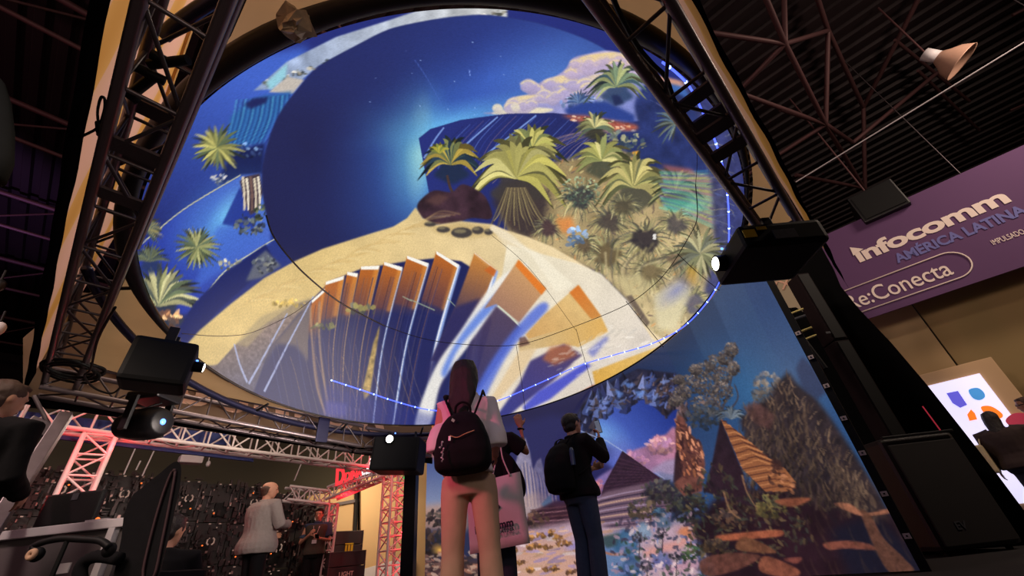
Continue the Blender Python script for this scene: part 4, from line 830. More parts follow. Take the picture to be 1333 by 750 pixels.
# rim sleeve, outer ring
sdir = atz(400, 40, 2.45) - DC; sdir -= DN * (sdir @ DN); sdir /= np.linalg.norm(sdir)
def SLV(p): k = float(np.clip(((DX * math.cos(p) + DY * math.sin(p)) @ sdir - .12) / .7, 0, 1)); return .011 + .044 * k * k * (3 - 2 * k)
mb = MB(); mb.loft([[DC + (DX * math.cos(p) + DY * math.sin(p)) * (DR + .012 + SLV(p) * (1 + math.cos(q) * (1 + .12 * math.sin(9 * p)))) + DN * SLV(p) * .9 * math.sin(q) for q in np.linspace(0, 6.283, 12, endpoint=False)] for p in np.linspace(0, 6.2832, 160, endpoint=False)], True); obj('rim_sleeve', mb, 'rimroll', dome, True)
RR = DR * 1.045 + .17
def ring_ok(p): q = DC + (DX * math.cos(p) + DY * math.sin(p)) * RR; return q @ E2 > -.34 and q @ E1 > .28 and q @ E2 < 4.2
phs = np.linspace(0, 2 * math.pi, 721)[:-1]; okp = [ring_ok(p) for p in phs]; k0 = next(i for i in range(720) if okp[i] and not okp[i - 1]); run = []; arcs = []
for i in range(720):
    if okp[(k0 + i) % 720]: run.append(phs[(k0 + i) % 720])
    elif run: arcs.append(run); run = []
if run: arcs.append(run)
for run in arcs:
    if len(run) > 12: obj('ring_tube', MB().tube([DC - DN * .03 + (DX * math.cos(p) + DY * math.sin(p)) * RR for p in run[::3]], .033, 10), 'ringtube', dome, True)
for k in range(16):
    if not ring_ok(k * math.pi / 8 + .1): continue
    d = DX * math.cos(k * math.pi / 8 + .1) + DY * math.sin(k * math.pi / 8 + .1); bar(dome, 'ring_bracket', DC + d * (DR + .1), DC - DN * .03 + d * (DR * 1.045 + .17), .014, 'blackmetal')
# seams of the cloth: found where the seam lines were measured, laid on the shell
def shell_hit(px, py):
    v = ray(px, py); oc = CAMP - DO; b_ = v @ oc; c_ = oc @ oc - RS * RS; s = math.sqrt(max(b_ * b_ - c_, 0)); return CAMP + v * (-b_ + s)
def on_shell(pts, k=7):
    return [DO + (q - DO) / np.linalg.norm(q - DO) * (RS - .006) for q in (shell_hit(*p) for p in tri(pts, False, k))]
for w_, pts in ((.018, [(346, 280), (356, 308), (384, 344), (414, 372), (440, 392), (464, 406), (500, 424)]), (.009, [(500, 424), (548, 440), (600, 448), (672, 449), (740, 428), (813, 398), (850, 372), (873, 347), (896, 310), (908, 283), (906, 240)]), (.007, [(236, 434), (270, 437), (300, 437), (330, 432), (378, 410), (408, 388)]),
                (.007, [(672, 449), (678, 490), (684, 534)]), (.007, [(750, 428), (760, 464), (772, 506)]), (.009, [(815, 392), (838, 420), (864, 452)]), (.008, [(882, 330), (910, 356), (937, 378)]), (.006, [(640, 306), (690, 350), (750, 430)]), (.005, [(906, 240), (908, 200), (900, 170)])):
    obj('seam', MB().tube(on_shell(pts), w_ * .55, 6), 'seam', dome, True)
# LED cord with beads
cordpts = [(430, 495), (470, 508), (515, 523), (560, 534), (604, 534), (648, 522), (700, 500), (752, 477), (800, 462), (850, 447), (890, 426), (920, 396), (940, 364), (950, 330), (952, 290), (949, 240), (938, 190), (920, 145), (902, 108), (884, 88), (866, 74)]
def on_cord(pts, k): return [DO + (q - DO) / np.linalg.norm(q - DO) * (RS - .03) for q in (shell_hit(*p) for p in tri(pts, False, k))]
cp = np.array(on_cord(cordpts, 10)); led = empty('string_light', cp[0], 'glowing blue LED cord with white beads strung along the dome rim', 'light cord')
obj('cord', MB().tube(cp, .007, 6), 'ledcord', led, True)
ln = np.r_[0, np.cumsum(np.linalg.norm(np.diff(cp, axis=0), axis=1))]; mb0 = MB().ell((0, 0, 0), .0105, .0105, .0105, 8, 6); me0 = bpy.data.meshes.new('bead'); me0.from_pydata(mb0.v, [], mb0.f); me0.materials.append(M['ledbead'])
for s in np.arange(0, ln[-1], .21): link('bead', me0, led, [np.interp(s, ln, cp[:, k]) for k in range(3)])

# canopy cloth around the dome
mb = MB(); n = 120; inner = []; outer = []
for p in np.linspace(0, 2 * math.pi, n, endpoint=False):
    d = DX * math.cos(p) + DY * math.sin(p); i_ = DC + d * (DR + .09) + DN * .03; o_ = DC + d * (DR + 1.9) + DN * .25
    a_, b_ = o_ @ E2, o_ @ E1; ai, bi = i_ @ E2, i_ @ E1; s = 1.0
    for v0, v1, lim, sg in ((ai, a_, -.12, -1), (bi, b_, -.06, -1), (bi, b_, 5.31, 1), (ai, a_, 5.12, 1)):
        if (v1 - lim) * sg > 0: s = min(s, max((lim - v0) / (v1 - v0 + 1e-9), .012))
    if d @ E2 > .3 and d @ E1 > -.75: s = .01
    inner.append(i_); outer.append(i_ + (o_ - i_) * s)
mb.v = [tuple(q) for q in inner + outer]; mb.f = [(i, (i + 1) % n, n + (i + 1) % n, n + i) for i in range(n)]
cano = obj('canopy', mb, 'canopy', dome, label='beige cloth canopy stretched flat around the dome rim')
pw = atz(384, 30, 2.66); mb = MB(); rg = np.random.default_rng(3)
mb.ell(pw, .085, .07, .06, 10, 8); mb.v = [tuple(np.array(q) + rg.normal(0, .014, 3)) for q in mb.v]; obj('clear_wrap', mb, 'plastic_wrap', label='crumpled clear plastic wrap tucked over the dome rim', cat='wrap')

# printed cloth walls hung outside the frame, seen from the back
def cloth_mat(name, stripes):
    m = bpy.data.materials.new(name); m.use_nodes = True; nt = m.node_tree; n = nt.nodes; L = nt.links; b = n['Principled BSDF']; b.inputs['Roughness'].default_value = .92; b.inputs['Specular IOR Level'].default_value = .1
    tc = n.new('ShaderNodeTexCoord'); dt = n.new('ShaderNodeVectorMath'); dt.operation = 'DOT_PRODUCT'; dt.inputs[1].default_value = stripes; L.new(tc.outputs['Object'], dt.inputs[0])
    sn = n.new('ShaderNodeMath'); sn.operation = 'SINE'; L.new(dt.outputs['Value'], sn.inputs[0]); wv = n.new('ShaderNodeMapRange'); wv.inputs[1].default_value = -1; wv.inputs[2].default_value = 1; L.new(sn.outputs[0], wv.inputs[0])
    cr = n.new('ShaderNodeValToRGB'); e = cr.color_ramp.elements; e[0].position = .0; e[0].color = (*s2l((206, 168, 150)), 1); e[1].position = .70; e[1].color = (*s2l((200, 164, 138)), 1)
    x = e.new(.74); x.color = (*s2l((196, 154, 88)), 1); x = e.new(1.0); x.color = (*s2l((186, 142, 74)), 1)
    L.new(wv.outputs[0], cr.inputs[0]); L.new(cr.outputs[0], b.inputs['Base Color']); translucent(m, .5); return m


M['ochre'] = mat('ochre_binding', (196, 142, 58), .9, 0, .1, 6)
M['cloth_left'] = cloth_mat('striped_cloth_left', tuple(E1 * 4.2 + np.array([0, 0, 3.4])))
def wall_strip(a0, b0, a1, b1, z0, z1, nn, amp, nu=60, nv=10, th=0):
    mb = MB(); P0 = ABZ(a0, b0, 0); P1 = ABZ(a1, b1, 0)
    for j in range(nv + 1):
        for i in range(nu + 1):
            s = i / nu; q = P0 + (P1 - P0) * s + np.array([0, 0, z0 + (z1 - z0) * j / nv]) + nn * amp * math.sin(s * 21 + j * .7) * math.sin(s * 47 + 1); mb.v.append(tuple(q))
    for j in range(nv):
        for i in range(nu): k = j * (nu + 1) + i; mb.f.append((k, k + 1, k + nu + 2, k + nu + 1))
    return mb


lw = empty('cloth_wall', ABZ(-.48, 3, 2.37), 'beige cloth wall with ochre diagonal stripes left of the rig', 'cloth wall')
lwc = obj('cloth_panel', wall_strip(-.48, 6.15, -.48, -1.2, 2.37, 4.48, E2, .005), 'cloth_left', lw, True)
obj('hem', wall_strip(-.47, 6.15, -.47, -1.2, 2.17, 2.39, E2, .005, nv=2), 'hem', lw, True, label='black bottom hem of the cloth wall')
mb = MB(); mb.obox(ABZ(-.47, 2.5, 4.47), E2 * .012, E1 * 3.7, (0, 0, .05)); obj('top_binding', mb, 'ochre', lw, label='ochre top binding')
# slanting ochre bars printed across the cloth
rw = empty('cloth_wall', ABZ(3, -.16, 2.6), 'narrow strip of yellow cloth wall seen above the right truss', 'cloth wall')
obj('cloth_panel', wall_strip(-1, -.17, 5.2, -.17, 2.72, 4.4, E1, .01), 'cloth_left', rw, True)
obj('hem', wall_strip(-1, -.16, 5.2, -.16, 2.38, 2.74, E1, .008, nv=2), 'hem', rw, True, label='black bottom hem of the cloth wall')
# back wall: grey-beige with the pale mirrored letters of the outside print
M['cloth_back'] = mat('grey_cloth_back', (142, 118, 98), .92, 0, .1, 2, bump=.15, spec=.1, thin=.4); M['cloth_print'] = mat('pale_cloth_print', (244, 206, 182), .92, 0, .06, 2, spec=.1, thin=.4)
BW = 5.98
bw = empty('cloth_wall', onB(300, 560, BW), 'grey beige cloth wall with pale mirrored letters behind the low truss', 'cloth wall')
def bpoly(px): return [onB(x, y, BW) for x, y in px]
mb = MB(); mb.prism(bpoly([(30, 440), (100, 380), (300, 400), (480, 470), (562, 520), (562, 598), (470, 585), (330, 563), (200, 542), (90, 527), (30, 518)]), E1 * .01); obj('cloth_panel', mb, 'cloth_back', bw)
mb = MB(); mb.prism(bpoly([(30, 516), (90, 525), (200, 540), (330, 561), (470, 583), (562, 596), (562, 604), (470, 592), (330, 571), (200, 550), (90, 535), (30, 526)]), E1 * -.02); obj('hem', mb, 'hem', bw, label='black bottom hem of the cloth wall')
# the print outside reads the other way round from in here
for (x, y, w_, h_, ch) in ((112, 516, 54, 42, 'e'), (176, 523, 40, 50, 'd'), (224, 532, 50, 40, 'u'), (280, 541, 44, 38, 'o'), (330, 549, 46, 32, 'n'), (382, 557, 36, 30, 'e'), (424, 564, 36, 26, 'c'), (466, 571, 34, 24, 'o')):
    o_ = onB(x + w_, y, BW - .012); x_ = onB(x, y - w_ * .17, BW - .012) - o_; u_ = onB(x + w_, y - h_, BW - .012) - o_
    text_obj('mirrored_letter', ch, 'cloth_print', bw, o_, x_, u_, width=np.linalg.norm(x_), height=np.linalg.norm(u_), bold=.05, depth=-.004)

# mural: printed cloth wall under the right side of the dome
AM = 5.16
ml = empty('printed_mural', ABZ(AM, 4, 0), 'tall printed cloth mural of pyramids, rocks and dark trees', 'mural')
b0, b1, zt = .478, 7.27, 3.08; nu, nv = 640, 262
sb = np.linspace(0, 1, nu) ** 1.12; B_, Z_ = np.meshgrid(b0 + (b1 - b0) * sb, np.linspace(.01, zt, nv))
V = (E2[None] * AM + B_.reshape(-1, 1) * E1[None] + Z_.reshape(-1, 1) * np.array([[0, 0, 1.0]])); V += E2[None] * (.006 * np.sin(B_ * 9) * np.sin(Z_ * 4)).reshape(-1, 1)
pm = paint_mural(); grid_mesh('print', V, nu, nv, False, pm.sample(chart(V)), screen_mat('mural_print_emissive', .8, 'NONE'), ml); del pm  # the cloth's own emission shows the print
for nm, a_, b_ in (('frame_post', ABZ(AM + .06, b0 - .02, 0), ABZ(AM + .06, b0 - .02, zt)), ('frame_post', ABZ(AM + .06, b1, 0), ABZ(AM + .06, b1, zt)), ('frame_rail', ABZ(AM + .06, b0, zt), ABZ(AM + .06, b1, zt)), ('frame_rail', ABZ(AM + .06, b0, .03), ABZ(AM + .06, b1, .03))):
    bar(ml, nm, a_, b_, .028, 'blackmetal')
mb = MB(); mb.obox(ABZ(AM + .02, b0 - .035, zt / 2), E2 * .02, E1 * .035, (0, 0, zt / 2)); obj('edge_strip', mb, 'black', ml)
for k, py in enumerate((435, 466, 503, 545, 590, 643, 698)):
    q = onA(990 + (py - 365) * .553 + 6, py, AM - .02); q = E2 * (AM - .01) + E1 * (b0 - .035) + np.array([0, 0, q[2]])
    mb = MB(); mb.obox(q, E2 * .006, E1 * .024, (0, 0, .02)); tg_ = obj('tag', mb, 'tag', ml); mb = MB(); mb.obox(q - E2 * .007, E2 * .003, E1 * .007, (0, 0, .006)); obj('grommet', mb, 'black', tg_)

# projectors
def projector(label, c, fwd, up, size, lens_side, lens='lens', stickers=True, lens_off=(0, 0), lr=.05):
    c = np.array(c, float); fwd = np.array(fwd, float); fwd /= np.linalg.norm(fwd); up = np.array(up, float); up -= fwd * (up @ fwd); up /= np.linalg.norm(up); rt = np.cross(fwd, up); L, W_, H_ = size
    t = empty('projector', c, label, 'projector', 'projectors on the rig'); obj('body', MB().obox(c, fwd * L / 2, rt * W_ / 2, up * H_ / 2, .03), 'black', t)
    lc = c + fwd * (L / 2) + rt * lens_off[0] + up * lens_off[1]
    obj('lens_barrel', MB().tube([lc - fwd * .02, lc + fwd * .055, lc + fwd * .06], [lr * 1.15, lr * 1.1, lr * 1.2], 20), 'blackmetal', t, True)
    ln = obj('lens_glass', MB().ell(lc + fwd * .055, lr, lr, lr * .4, 16, 8, (rt, up, fwd)), lens, t, True)
    for k in range(7): mb = MB(); mb.obox(c - fwd * L * .3 + up * (H_ / 2 + .003) + fwd * .035 * k, fwd * .008, rt * W_ * .3, up * .004); obj('vent_slat', mb, 'blackmetal', t)
    for sx in (-1, 1): obj('bracket', MB().obox(c + up * (H_ / 2 + .05) + rt * W_ * .3 * sx, fwd * .03, rt * .012, up * .06, .004), 'blackmetal', t)
    obj('status_led', MB().ell(lc - rt * lr * 1.0 + up * lr * 1.7 + fwd * .006, .009, .009, .009, 8, 6), 'lens_blue', t)
    return t, c, fwd, rt, up
# right: hung under the right truss, lens to the left
pc = aty(998, 331, 2.27); f_ = aty(945, 306, 2.05) - aty(1058, 296, 2.05)
t, c, f_, r_, u_ = projector('black box projector under the right truss end with yellow stickers', pc, f_, (0, 0, 1), (.52, .46, .17), 0, lr=.05, lens_off=(.06, .0))
# stickers on its near upper side
side = -r_ if (-r_) @ (CAMP - c) > 0 else r_
for px, py, w_, h_, mm in ((976, 303, .038, .03, 'yellow'), (991, 296, .03, .012, 'yellow'), (1022, 303, .07, .035, 'greystick')):
    q = aty(px, py + 1, 2.27 - .234); mb = MB(); mb.obox(q, f_ * w_, np.array([0, .003, 0]), u_ * h_); obj('sticker', mb, mm, t)
# left: on the left truss, lens to the right
pl_ = aty(209, 477, 2.5); f_ = np.array([.80, .60, -.03])
projector('black box projector hanging at the left rim of the dome', pl_, f_, (0, 0, 1), (.36, .26, .31), 1, lens_off=(.03, .02), lr=.033)
# middle: by the black pole, lens toward the camera
pm_ = onB(520, 594, 5.15); f_ = np.array([.05, -1, -.02])
projector('black box projector beside the black pole, lens facing the visitors', pm_, f_, (.1, 0, 1), (.5, .62, .42), 2, lens_off=(.08, .16), lr=.05)
# small moving head lamp under the back truss
ph_ = onB(188, 552, 5.2); t = empty('moving_head_lamp', ph_, 'small dark stage lamp with a lit blue lens under the back truss', 'stage lamp')
f_ = np.array([.985, -.15, -.05]); f_ /= np.linalg.norm(f_); u_ = np.array([0, 0, 1.0]); r_ = np.cross(f_, u_); r_ /= np.linalg.norm(r_)
mb = MB(); mb.loft([[ph_ + f_ * s + (r_ * math.cos(q) + u_ * math.sin(q)) * rr for q in np.linspace(0, 6.283, 16, endpoint=False)] for s, rr in ((-.27, .06), (-.24, .11), (-.05, .15), (.12, .15), (.2, .12), (.21, .1))]); obj('head', mb, 'blackmetal', t, True)
obj('lens_glass', MB().ell(ph_ + f_ * .2, .034, .034, .02, 14, 8, (r_, u_, f_)), 'lens_blue', t, True)
for s in (-1, 1): obj('yoke_arm', MB().obox(ph_ + r_ * .18 * s + [0, 0, .07], f_ * .04, r_ * .015, (0, 0, .16), .006), 'blackmetal', t)
obj('yoke_base', MB().box(ph_ + [0, 0, .25], .32, .3, .08, .02), 'blackmetal', t)
# cables: coil and loops at the left, wire loop, cable on the right truss
t = empty('cable_coil', atz(88, 482, 2.1), 'coil of black cable lying in the left truss corner', 'cable')
for k in range(5): obj('loop', MB().ring(atz(92 + k % 3 * 4, 480 + k % 2 * 5, 2.14 + .015 * k), (1, 0, 0), (0, 1, .12 * (k % 3 - 1)), .16 + .012 * k, .012, 26, 6), 'black', t, True)
cb = [atz(*p, 2.1) for p in [(150, 400), (128, 440), (118, 480), (110, 490), (124, 506), (146, 512), (160, 500), (170, 486)]]; obj('hanging_cable', MB().tube(tri(cb, False, 8), .009, 6), 'black', None, True, origin=cb[0], label='black cable looping between the left truss and the left projector', cat='cable')
cb = [onB(*p, 5.2) for p in [(168, 520), (176, 534), (200, 528), (214, 522), (206, 506), (192, 512)]]; obj('hanging_cable', MB().tube(tri(cb, False, 8), .008, 6), 'black', None, True, origin=cb[0], label='black cable looping below the left projector to the stage lamp', cat='cable')
cb = [atz(*p, 2.3) for p in [(795, -10), (808, 20), (830, 60), (850, 84), (866, 100), (876, 126), (884, 152)]]; obj('hanging_cable', MB().tube(tri(cb, False, 8), .011, 6), 'black', None, True, origin=cb[0], label='black cable drooping through the right truss', cat='cable')
t = empty('wire_loop', atz(130, 150, 2.36), 'small wire safety loop hanging on the left truss chord', 'wire')
wl = [atz(*p, 2.36) for p in [(129, 164), (127, 146), (131, 128), (136, 128), (136, 142), (131, 160)]]; obj('loop', MB().tube(tri(wl, True, 6), .006, 6), 'black', t, True); obj('ferrule', MB().tube([atz(129, 160, 2.36), atz(131, 176, 2.36)], .016, 8), 'black', t, True)
cb = [atz(*p, 2.36) for p in [(94, 183), (110, 176), (122, 170), (128, 166)]]; obj('stay_wire', MB().tube(cb, .006, 6), 'black', t, True)
# black clamp straps in the left truss
t = empty('truss_clamp', atz(190, 90, 2.3), 'black clamp and straps bolted inside the left truss', 'clamp')
for a_, b_ in (((174, 86), (215, 106)), ((196, 70), (216, 80)), ((162, 118), (180, 132)), ((172, 122), (200, 100)), ((195, 84), (245, 78))): bar(t, 'strap', atz(*a_, 2.36), atz(*b_, 2.36), .022, 'black')
# ------------------------------------------------------------------ right: banner, beige wall, LED screens, column speaker, drapes
AB = 11.0
def sA(q): return -(q @ E1)
bn = empty('hanging_banner', onA(1200, 300, AB), 'large purple hanging banner lettered with the fair name', 'banner')
tl, tr, bl, br = onA(1074, 306, AB), onA(1400, 160, AB), onA(1074, 440, AB), onA(1400, 300, AB)
zt_ = tl[2]; zb_ = onA(1145, 410, AB)[2]; s0 = -.35; s1 = 6.0
mb = MB(); cN = E2 * AB - E1 * (s0 + s1) / 2 + np.array([0, 0, (zt_ + zb_) / 2]); mb.obox(cN + E2 * .02, E2 * .018, E1 * (s1 - s0) / 2, (0, 0, (zt_ - zb_) / 2)); obj('banner_cloth', mb, 'banner', bn)
XR = -E1; ZU = np.array([0, 0, 1.0]); AF = AB - .012
def bt(body, m, px0, px1, pxh, bold=0, space=1.0):
    o_ = onA(*px0, AF); e_ = onA(*px1, AF); h_ = onA(*pxh, AF); wd = abs((e_ - o_) @ XR); ht = h_[2] - o_[2]
    return text_obj('lettering', body, m, bn, o_, XR, ZU, width=wd, height=abs(ht), bold=bold, depth=-.004, space=space)
bt('ınfocomm', 'print_white', (1120, 342), (1308, 253), (1115, 323), .035, .96)
bt('AMÉRICA LATINA', 'print_blue', (1169, 343), (1325, 262), (1166, 327), .035)
bt('IMPULSADO POR', 'print_white', (1294, 319), (1352, 295), (1292, 312), .0)
bt('Re:Conecta', 'print_white', (1108, 404), (1236, 348), (1102, 385), .006)
q0 = onA(1110, 338, AF); mb = MB(); mb.prism([onA(x, y, AF) for x, y in ((1106, 322), (1124, 324), (1111, 333))], E2 * -.004); obj('letter_flag', mb, 'print_white', bn)
# pill outline
oc = onA(1237, 346, AF); hh = (onA(1228, 330, AF)[2] - onA(1240, 365, AF)[2]) / 2; zc = (onA(1228, 330, AF)[2] + onA(1240, 365, AF)[2]) / 2; sr = sA(oc)
pts = [E2 * AF - E1 * (sr - 2.2) + ZU * (zc + hh)] + [E2 * AF - E1 * (sr + hh * math.cos(t)) + ZU * (zc + hh * math.sin(t)) for t in np.linspace(math.pi / 2, -math.pi / 2, 16)] + [E2 * AF - E1 * (sr - 2.2) + ZU * (zc - hh)]
obj('pill_outline', MB().tube(pts, .014, 6), 'print_white', bn, True)
for s in (.3, 3.0, 5.6): bar(bn, 'hanger', E2 * AB - E1 * s + ZU * zt_, E2 * AB - E1 * s + ZU * 10.5, .01, 'brace')
# beige wall below and beside
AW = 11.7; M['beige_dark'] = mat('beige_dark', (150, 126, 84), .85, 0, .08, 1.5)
bwl = empty('booth_wall', ABZ(AW, -2, 0), 'tall beige booth wall below the purple banner', 'booth wall')
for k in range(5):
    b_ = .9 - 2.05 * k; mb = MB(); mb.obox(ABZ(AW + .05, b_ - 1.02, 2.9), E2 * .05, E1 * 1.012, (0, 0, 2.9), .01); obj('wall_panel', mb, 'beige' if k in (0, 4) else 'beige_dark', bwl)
mb = MB(); mb.prism([onA(x, y, AB + .4) for x, y in ((1071, 313), (1086, 305), (1095, 320), (1079, 328))], E2 * .2); obj('fascia_block', mb, 'beige2', label='pale block end sticking out above the banner corner', cat='block')
AS = 10.8
sc_ = empty('led_screen', onA(1290, 560, AS), 'bright white LED screen with floating coloured shapes in a tan frame', 'screen')
z1s = onA(1275, 486, AS)[2]; sS1 = sA(onA(1275, 486, AS)); z0s = .35
mb = MB(); mb.obox(E2 * (AS + .12) - E1 * (sS1 - 1.2 + .07) + ZU * ((z1s + .1 + 0) / 2 + .06), E2 * .1, E1 * 1.4, (0, 0, (z1s + .1) / 2 + .06), .01); obj('screen_frame', mb, 'beige2', sc_)
M['led_white'] = mat('led_white', (226, 222, 255), .5, 0, .03, .6, emit=.95); M['led_blue'] = mat('led_blue', (96, 92, 214), .5, 0, .1, 3, emit=.8); M['led_sky'] = mat('led_sky', (64, 140, 204), .5, 0, .25, 3, emit=.8); M['led_orange'] = mat('led_orange', (250, 120, 30), .5, 0, .25, 3, emit=.9); M['led_red'] = mat('led_red', (150, 40, 60), .5, 0, .3, 3, emit=.7)
mb = MB(); mb.obox(E2 * (AS + .01) - E1 * (sS1 - 1.15) + ZU * ((z1s + z0s) / 2), E2 * .01, E1 * 1.15, (0, 0, (z1s - z0s) / 2)); obj('screen_face', mb, 'led_white', sc_)
def spoly(nm, px, m, sm=True, a=AS - .004): obj(nm, MB().prism([onA(x, y, a) for x, y in (tri(px) if sm else px)], E2 * -.003), m, sc_)
spoly('screen_shape', [(1232, 512), (1247, 509), (1259, 527), (1250, 531), (1240, 525)], 'led_blue', False); spoly('screen_shape', [(1261, 508), (1272, 505), (1280, 510), (1282, 517), (1275, 521), (1266, 518)], 'led_sky'); spoly('screen_shape', [(1277, 530), (1290, 529), (1304, 538), (1304, 544), (1292, 545), (1283, 540)], 'led_orange'); spoly('screen_shape', [(1259, 540), (1264, 533), (1269, 538), (1272, 546), (1262, 548)], 'led_orange', False)
spoly('screen_shape', [(1309, 548), (1318, 539), (1332, 538), (1345, 544), (1346, 556), (1336, 561), (1320, 558)], 'led_red'); spoly('screen_shape', [(1308, 556), (1318, 556), (1332, 574), (1324, 577)], 'led_blue', False)
s2_ = empty('led_screen', onA(1140, 545, 9.2), 'bright LED screen glimpsed through the slit beside the column speaker', 'screen')
mb = MB(); mb.prism([onA(x, y, 9.2) for x, y in ((1100, 510), (1168, 520), (1190, 600), (1120, 600))], E2 * .05); obj('screen_face', mb, 'led_white', s2_)
mb = MB(); mb.prism([onA(x, y, 9.19) for x, y in tri([(1141, 572), (1148, 566), (1156, 574), (1152, 584)])], E2 * -.01); obj('screen_shape', mb, 'led_orange', s2_); mb = MB(); mb.prism([onA(x, y, 9.19) for x, y in tri([(1126, 548), (1132, 546), (1138, 556), (1133, 560)])], E2 * -.01); obj('screen_shape', mb, 'led_sky', s2_)
# hall sign seen through the gap under the projector
pn = empty('hall_sign', onA(1030, 395, 8.6), 'dim beige sign with pale letters in the gap beside the mural', 'sign')
mb = MB(); mb.prism([onA(x, y, 8.6) for x, y in ((975, 350), (1060, 345), (1085, 415), (1000, 440))], E2 * .04); obj('sign_board', mb, mat('sign_board', (150, 134, 108), .8, 0, .1, 4, emit=.12), pn)
o_ = onA(996, 385, 8.57); text_obj('lettering', '3YX', 'cloth_print', pn, o_, onA(1034, 372, 8.57) - o_, ZU, width=np.linalg.norm(onA(1034, 372, 8.57) - o_), height=.2, bold=.01, depth=-.01)
# column loudspeaker on its tall bass box
M['red_dim'] = mat('red_strip', (190, 50, 70), .5, 0, .05, 4, emit=.35); M['column_paint'] = mat('column_paint', (30, 21, 23), .8, 0, .2, 20, spec=.1)
YS = 5.1
cs = empty('column_speaker', (4.45, YS + .3, 0), 'black column loudspeaker rising from its large bass box beside the mural', 'speaker')
TLs, TRs, BLs, BRs = aty(1150, 572, YS), aty(1235, 560, YS), aty(1228, 727, YS), aty(1345, 714, YS)
zt2 = (TLs[2] + TRs[2]) / 2; xl = (TLs[0] + BLs[0]) / 2; xr = (TRs[0] + BRs[0]) / 2
mb = MB(); mb.box(((xl + xr) / 2, YS + .36, zt2 / 2 + .02), xr - xl, .7, zt2 - .04, .05); obj('bass_cabinet', mb, mat('speaker_paint', (32, 26, 28), .5, 0, .25, 60, bump=.3), cs)
mb = MB(); mb.box(((xl + xr) / 2, YS - .004, zt2 / 2), (xr - xl) * .9, .02, zt2 * .86, .008); obj('grille', mb, mat('speaker_grille', (27, 21, 23), .7, 0, .4, 120), cs)
lg = aty(1248, 690, YS - .02); text_obj('maker_badge', 'EV', 'greystick', cs, lg, (1, 0, 0), ZU, width=.11, bold=.02, depth=-.006)
mb = MB(); mb.box(((xl + xr) / 2, YS - .02, zt2 + .0), (xr - xl) * .98, .03, .03, .008); obj('front_lip', mb, 'blackmetal', cs)
for sx in (xl + .1, xr - .1):
    for sy in (.1, .6): obj('foot', MB().tube([(sx, YS + sy, 0), (sx, YS + sy, .03)], .03, 10), 'black', cs)
yc = YS + .3; A0, A1 = aty(1160, 575, yc), aty(1046, 372, yc); xc = (A0[0] + A1[0]) / 2; zc1 = A1[2] + .15; z = zt2
k = 0
while z < zc1:
    h_ = min(1.3, zc1 - z); mb = MB(); mb.box((xc, yc, z + h_ / 2), .2, .26, h_ - .008, .02); o = obj('column_section', mb, 'column_paint', cs); mb = MB(); mb.box((xc, yc - .132, z + h_ / 2), .15, .012, h_ - .06); obj('grille', mb, 'black', o)
    z += h_; k += 1
obj('column_badge', MB().box((aty(1078, 433, yc - .14)[0], yc - .142, aty(1078, 433, yc - .14)[2]), .06, .006, .03), 'greystick', cs)
# black drapes with gaps, standing behind the speaker and mural edge
ADR = 7.45
def drape(label, px, a=ADR, m='drape'):
    P = [onA(x, y, a) for x, y in px]; P = [np.array([q[0], q[1], max(q[2], .0)]) for q in P]
    return obj('drape', MB().prism(P, E2 * .05), m, origin=P[0], label=label, cat='drape')
drape('wide black drape hanging to the floor right of the column speaker', [(1052, 290), (1085, 350), (1094, 372), (1118, 402), (1160, 446), (1206, 500), (1255, 562), (1300, 620), (1352, 690), (1400, 760), (1230, 760), (1150, 575), (1080, 440), (1030, 345)])
drape('narrow black drape filling the gap between mural edge and column speaker', [(1000, 404), (1036, 400), (1062, 416), (1086, 455), (1112, 508), (1134, 562), (1148, 583), (1190, 600), (1230, 740), (1190, 760), (1120, 640)], 7.0)
rk = empty('rung_rack', onA(1035, 425, 6.4), 'rungs with painted yellow reflections stacked in the dark gap beside the mural', 'rack')
for (x0, y0, x1, y1) in ((1014, 414, 1046, 402), (1018, 421, 1049, 411), (1031, 436, 1057, 426), (1043, 444, 1063, 436)): bar(rk, 'rung', onA(x0, y0, 6.4), onA(x1, y1, 6.4), .014 if y0 != 421 else .022, 'rung' if y0 != 421 else 'greystick')
for (x, y) in ((992, 370), (996, 379), (1002, 386), (1012, 400), (1040, 450)): obj('clip', MB().ell(onA(x, y, 5.35), .045, .03, .035, 10, 8), 'black', rk, True)
bar(rk, 'side_rail', onA(1000, 380, 6.45), onA(1075, 480, 6.45), .03, 'black')
t = empty('red_light_strip', onA(1210, 545, 7.2), 'thin glowing red strip on the drape above the bass box', 'light strip'); bar(t, 'tube', onA(1201, 529, 7.2), onA(1224, 560, 7.2), .007, 'red_dim')

# ------------------------------------------------------------------ left: red-lit booth frame, LED wall seen from behind, dark curtain
bt0 = 8.3
def btruss(label, p0, p1, w_, h_, n, grp='red-lit booth frame'):
    return truss(label, p0, p1, w_, h_, n, .03, .014, 'booth_truss', 'booth_truss', name='booth_truss', group=grp)
p0, p1 = onB(-30, 541, bt0), onB(500, 610, bt0)
btruss('long pale booth truss running level across the back left in red light', p0, p1, E1 * .34, (0, 0, .34), 16)
v1 = onB(131, 566, bt0); btruss('red-lit upright booth truss behind the black monitor', np.array([v1[0], v1[1], 0]) - E2 * .17, v1 - E2 * .17, E2 * .34, E1 * .34, 9)
c1 = onB(424, 650, 9.9); c2 = onB(503, 618, 8.7)
btruss('sloping red-lit booth truss below the red sign', c1, c2, np.array([0, 0, .24]), E2 * .26, 8)
btruss('short far booth truss above the grey sweater man', onB(374, 650, 10.3), onB(428, 656, 10.0), (0, 0, .26), E1 * .26, 4)
v2 = onB(521, 612, 8.45); btruss('red-lit upright booth truss in front of the beige booth wall', np.array([v2[0], v2[1], 0]) - E2 * .19, v2 - E2 * .19, E2 * .36, E1 * .34, 9)
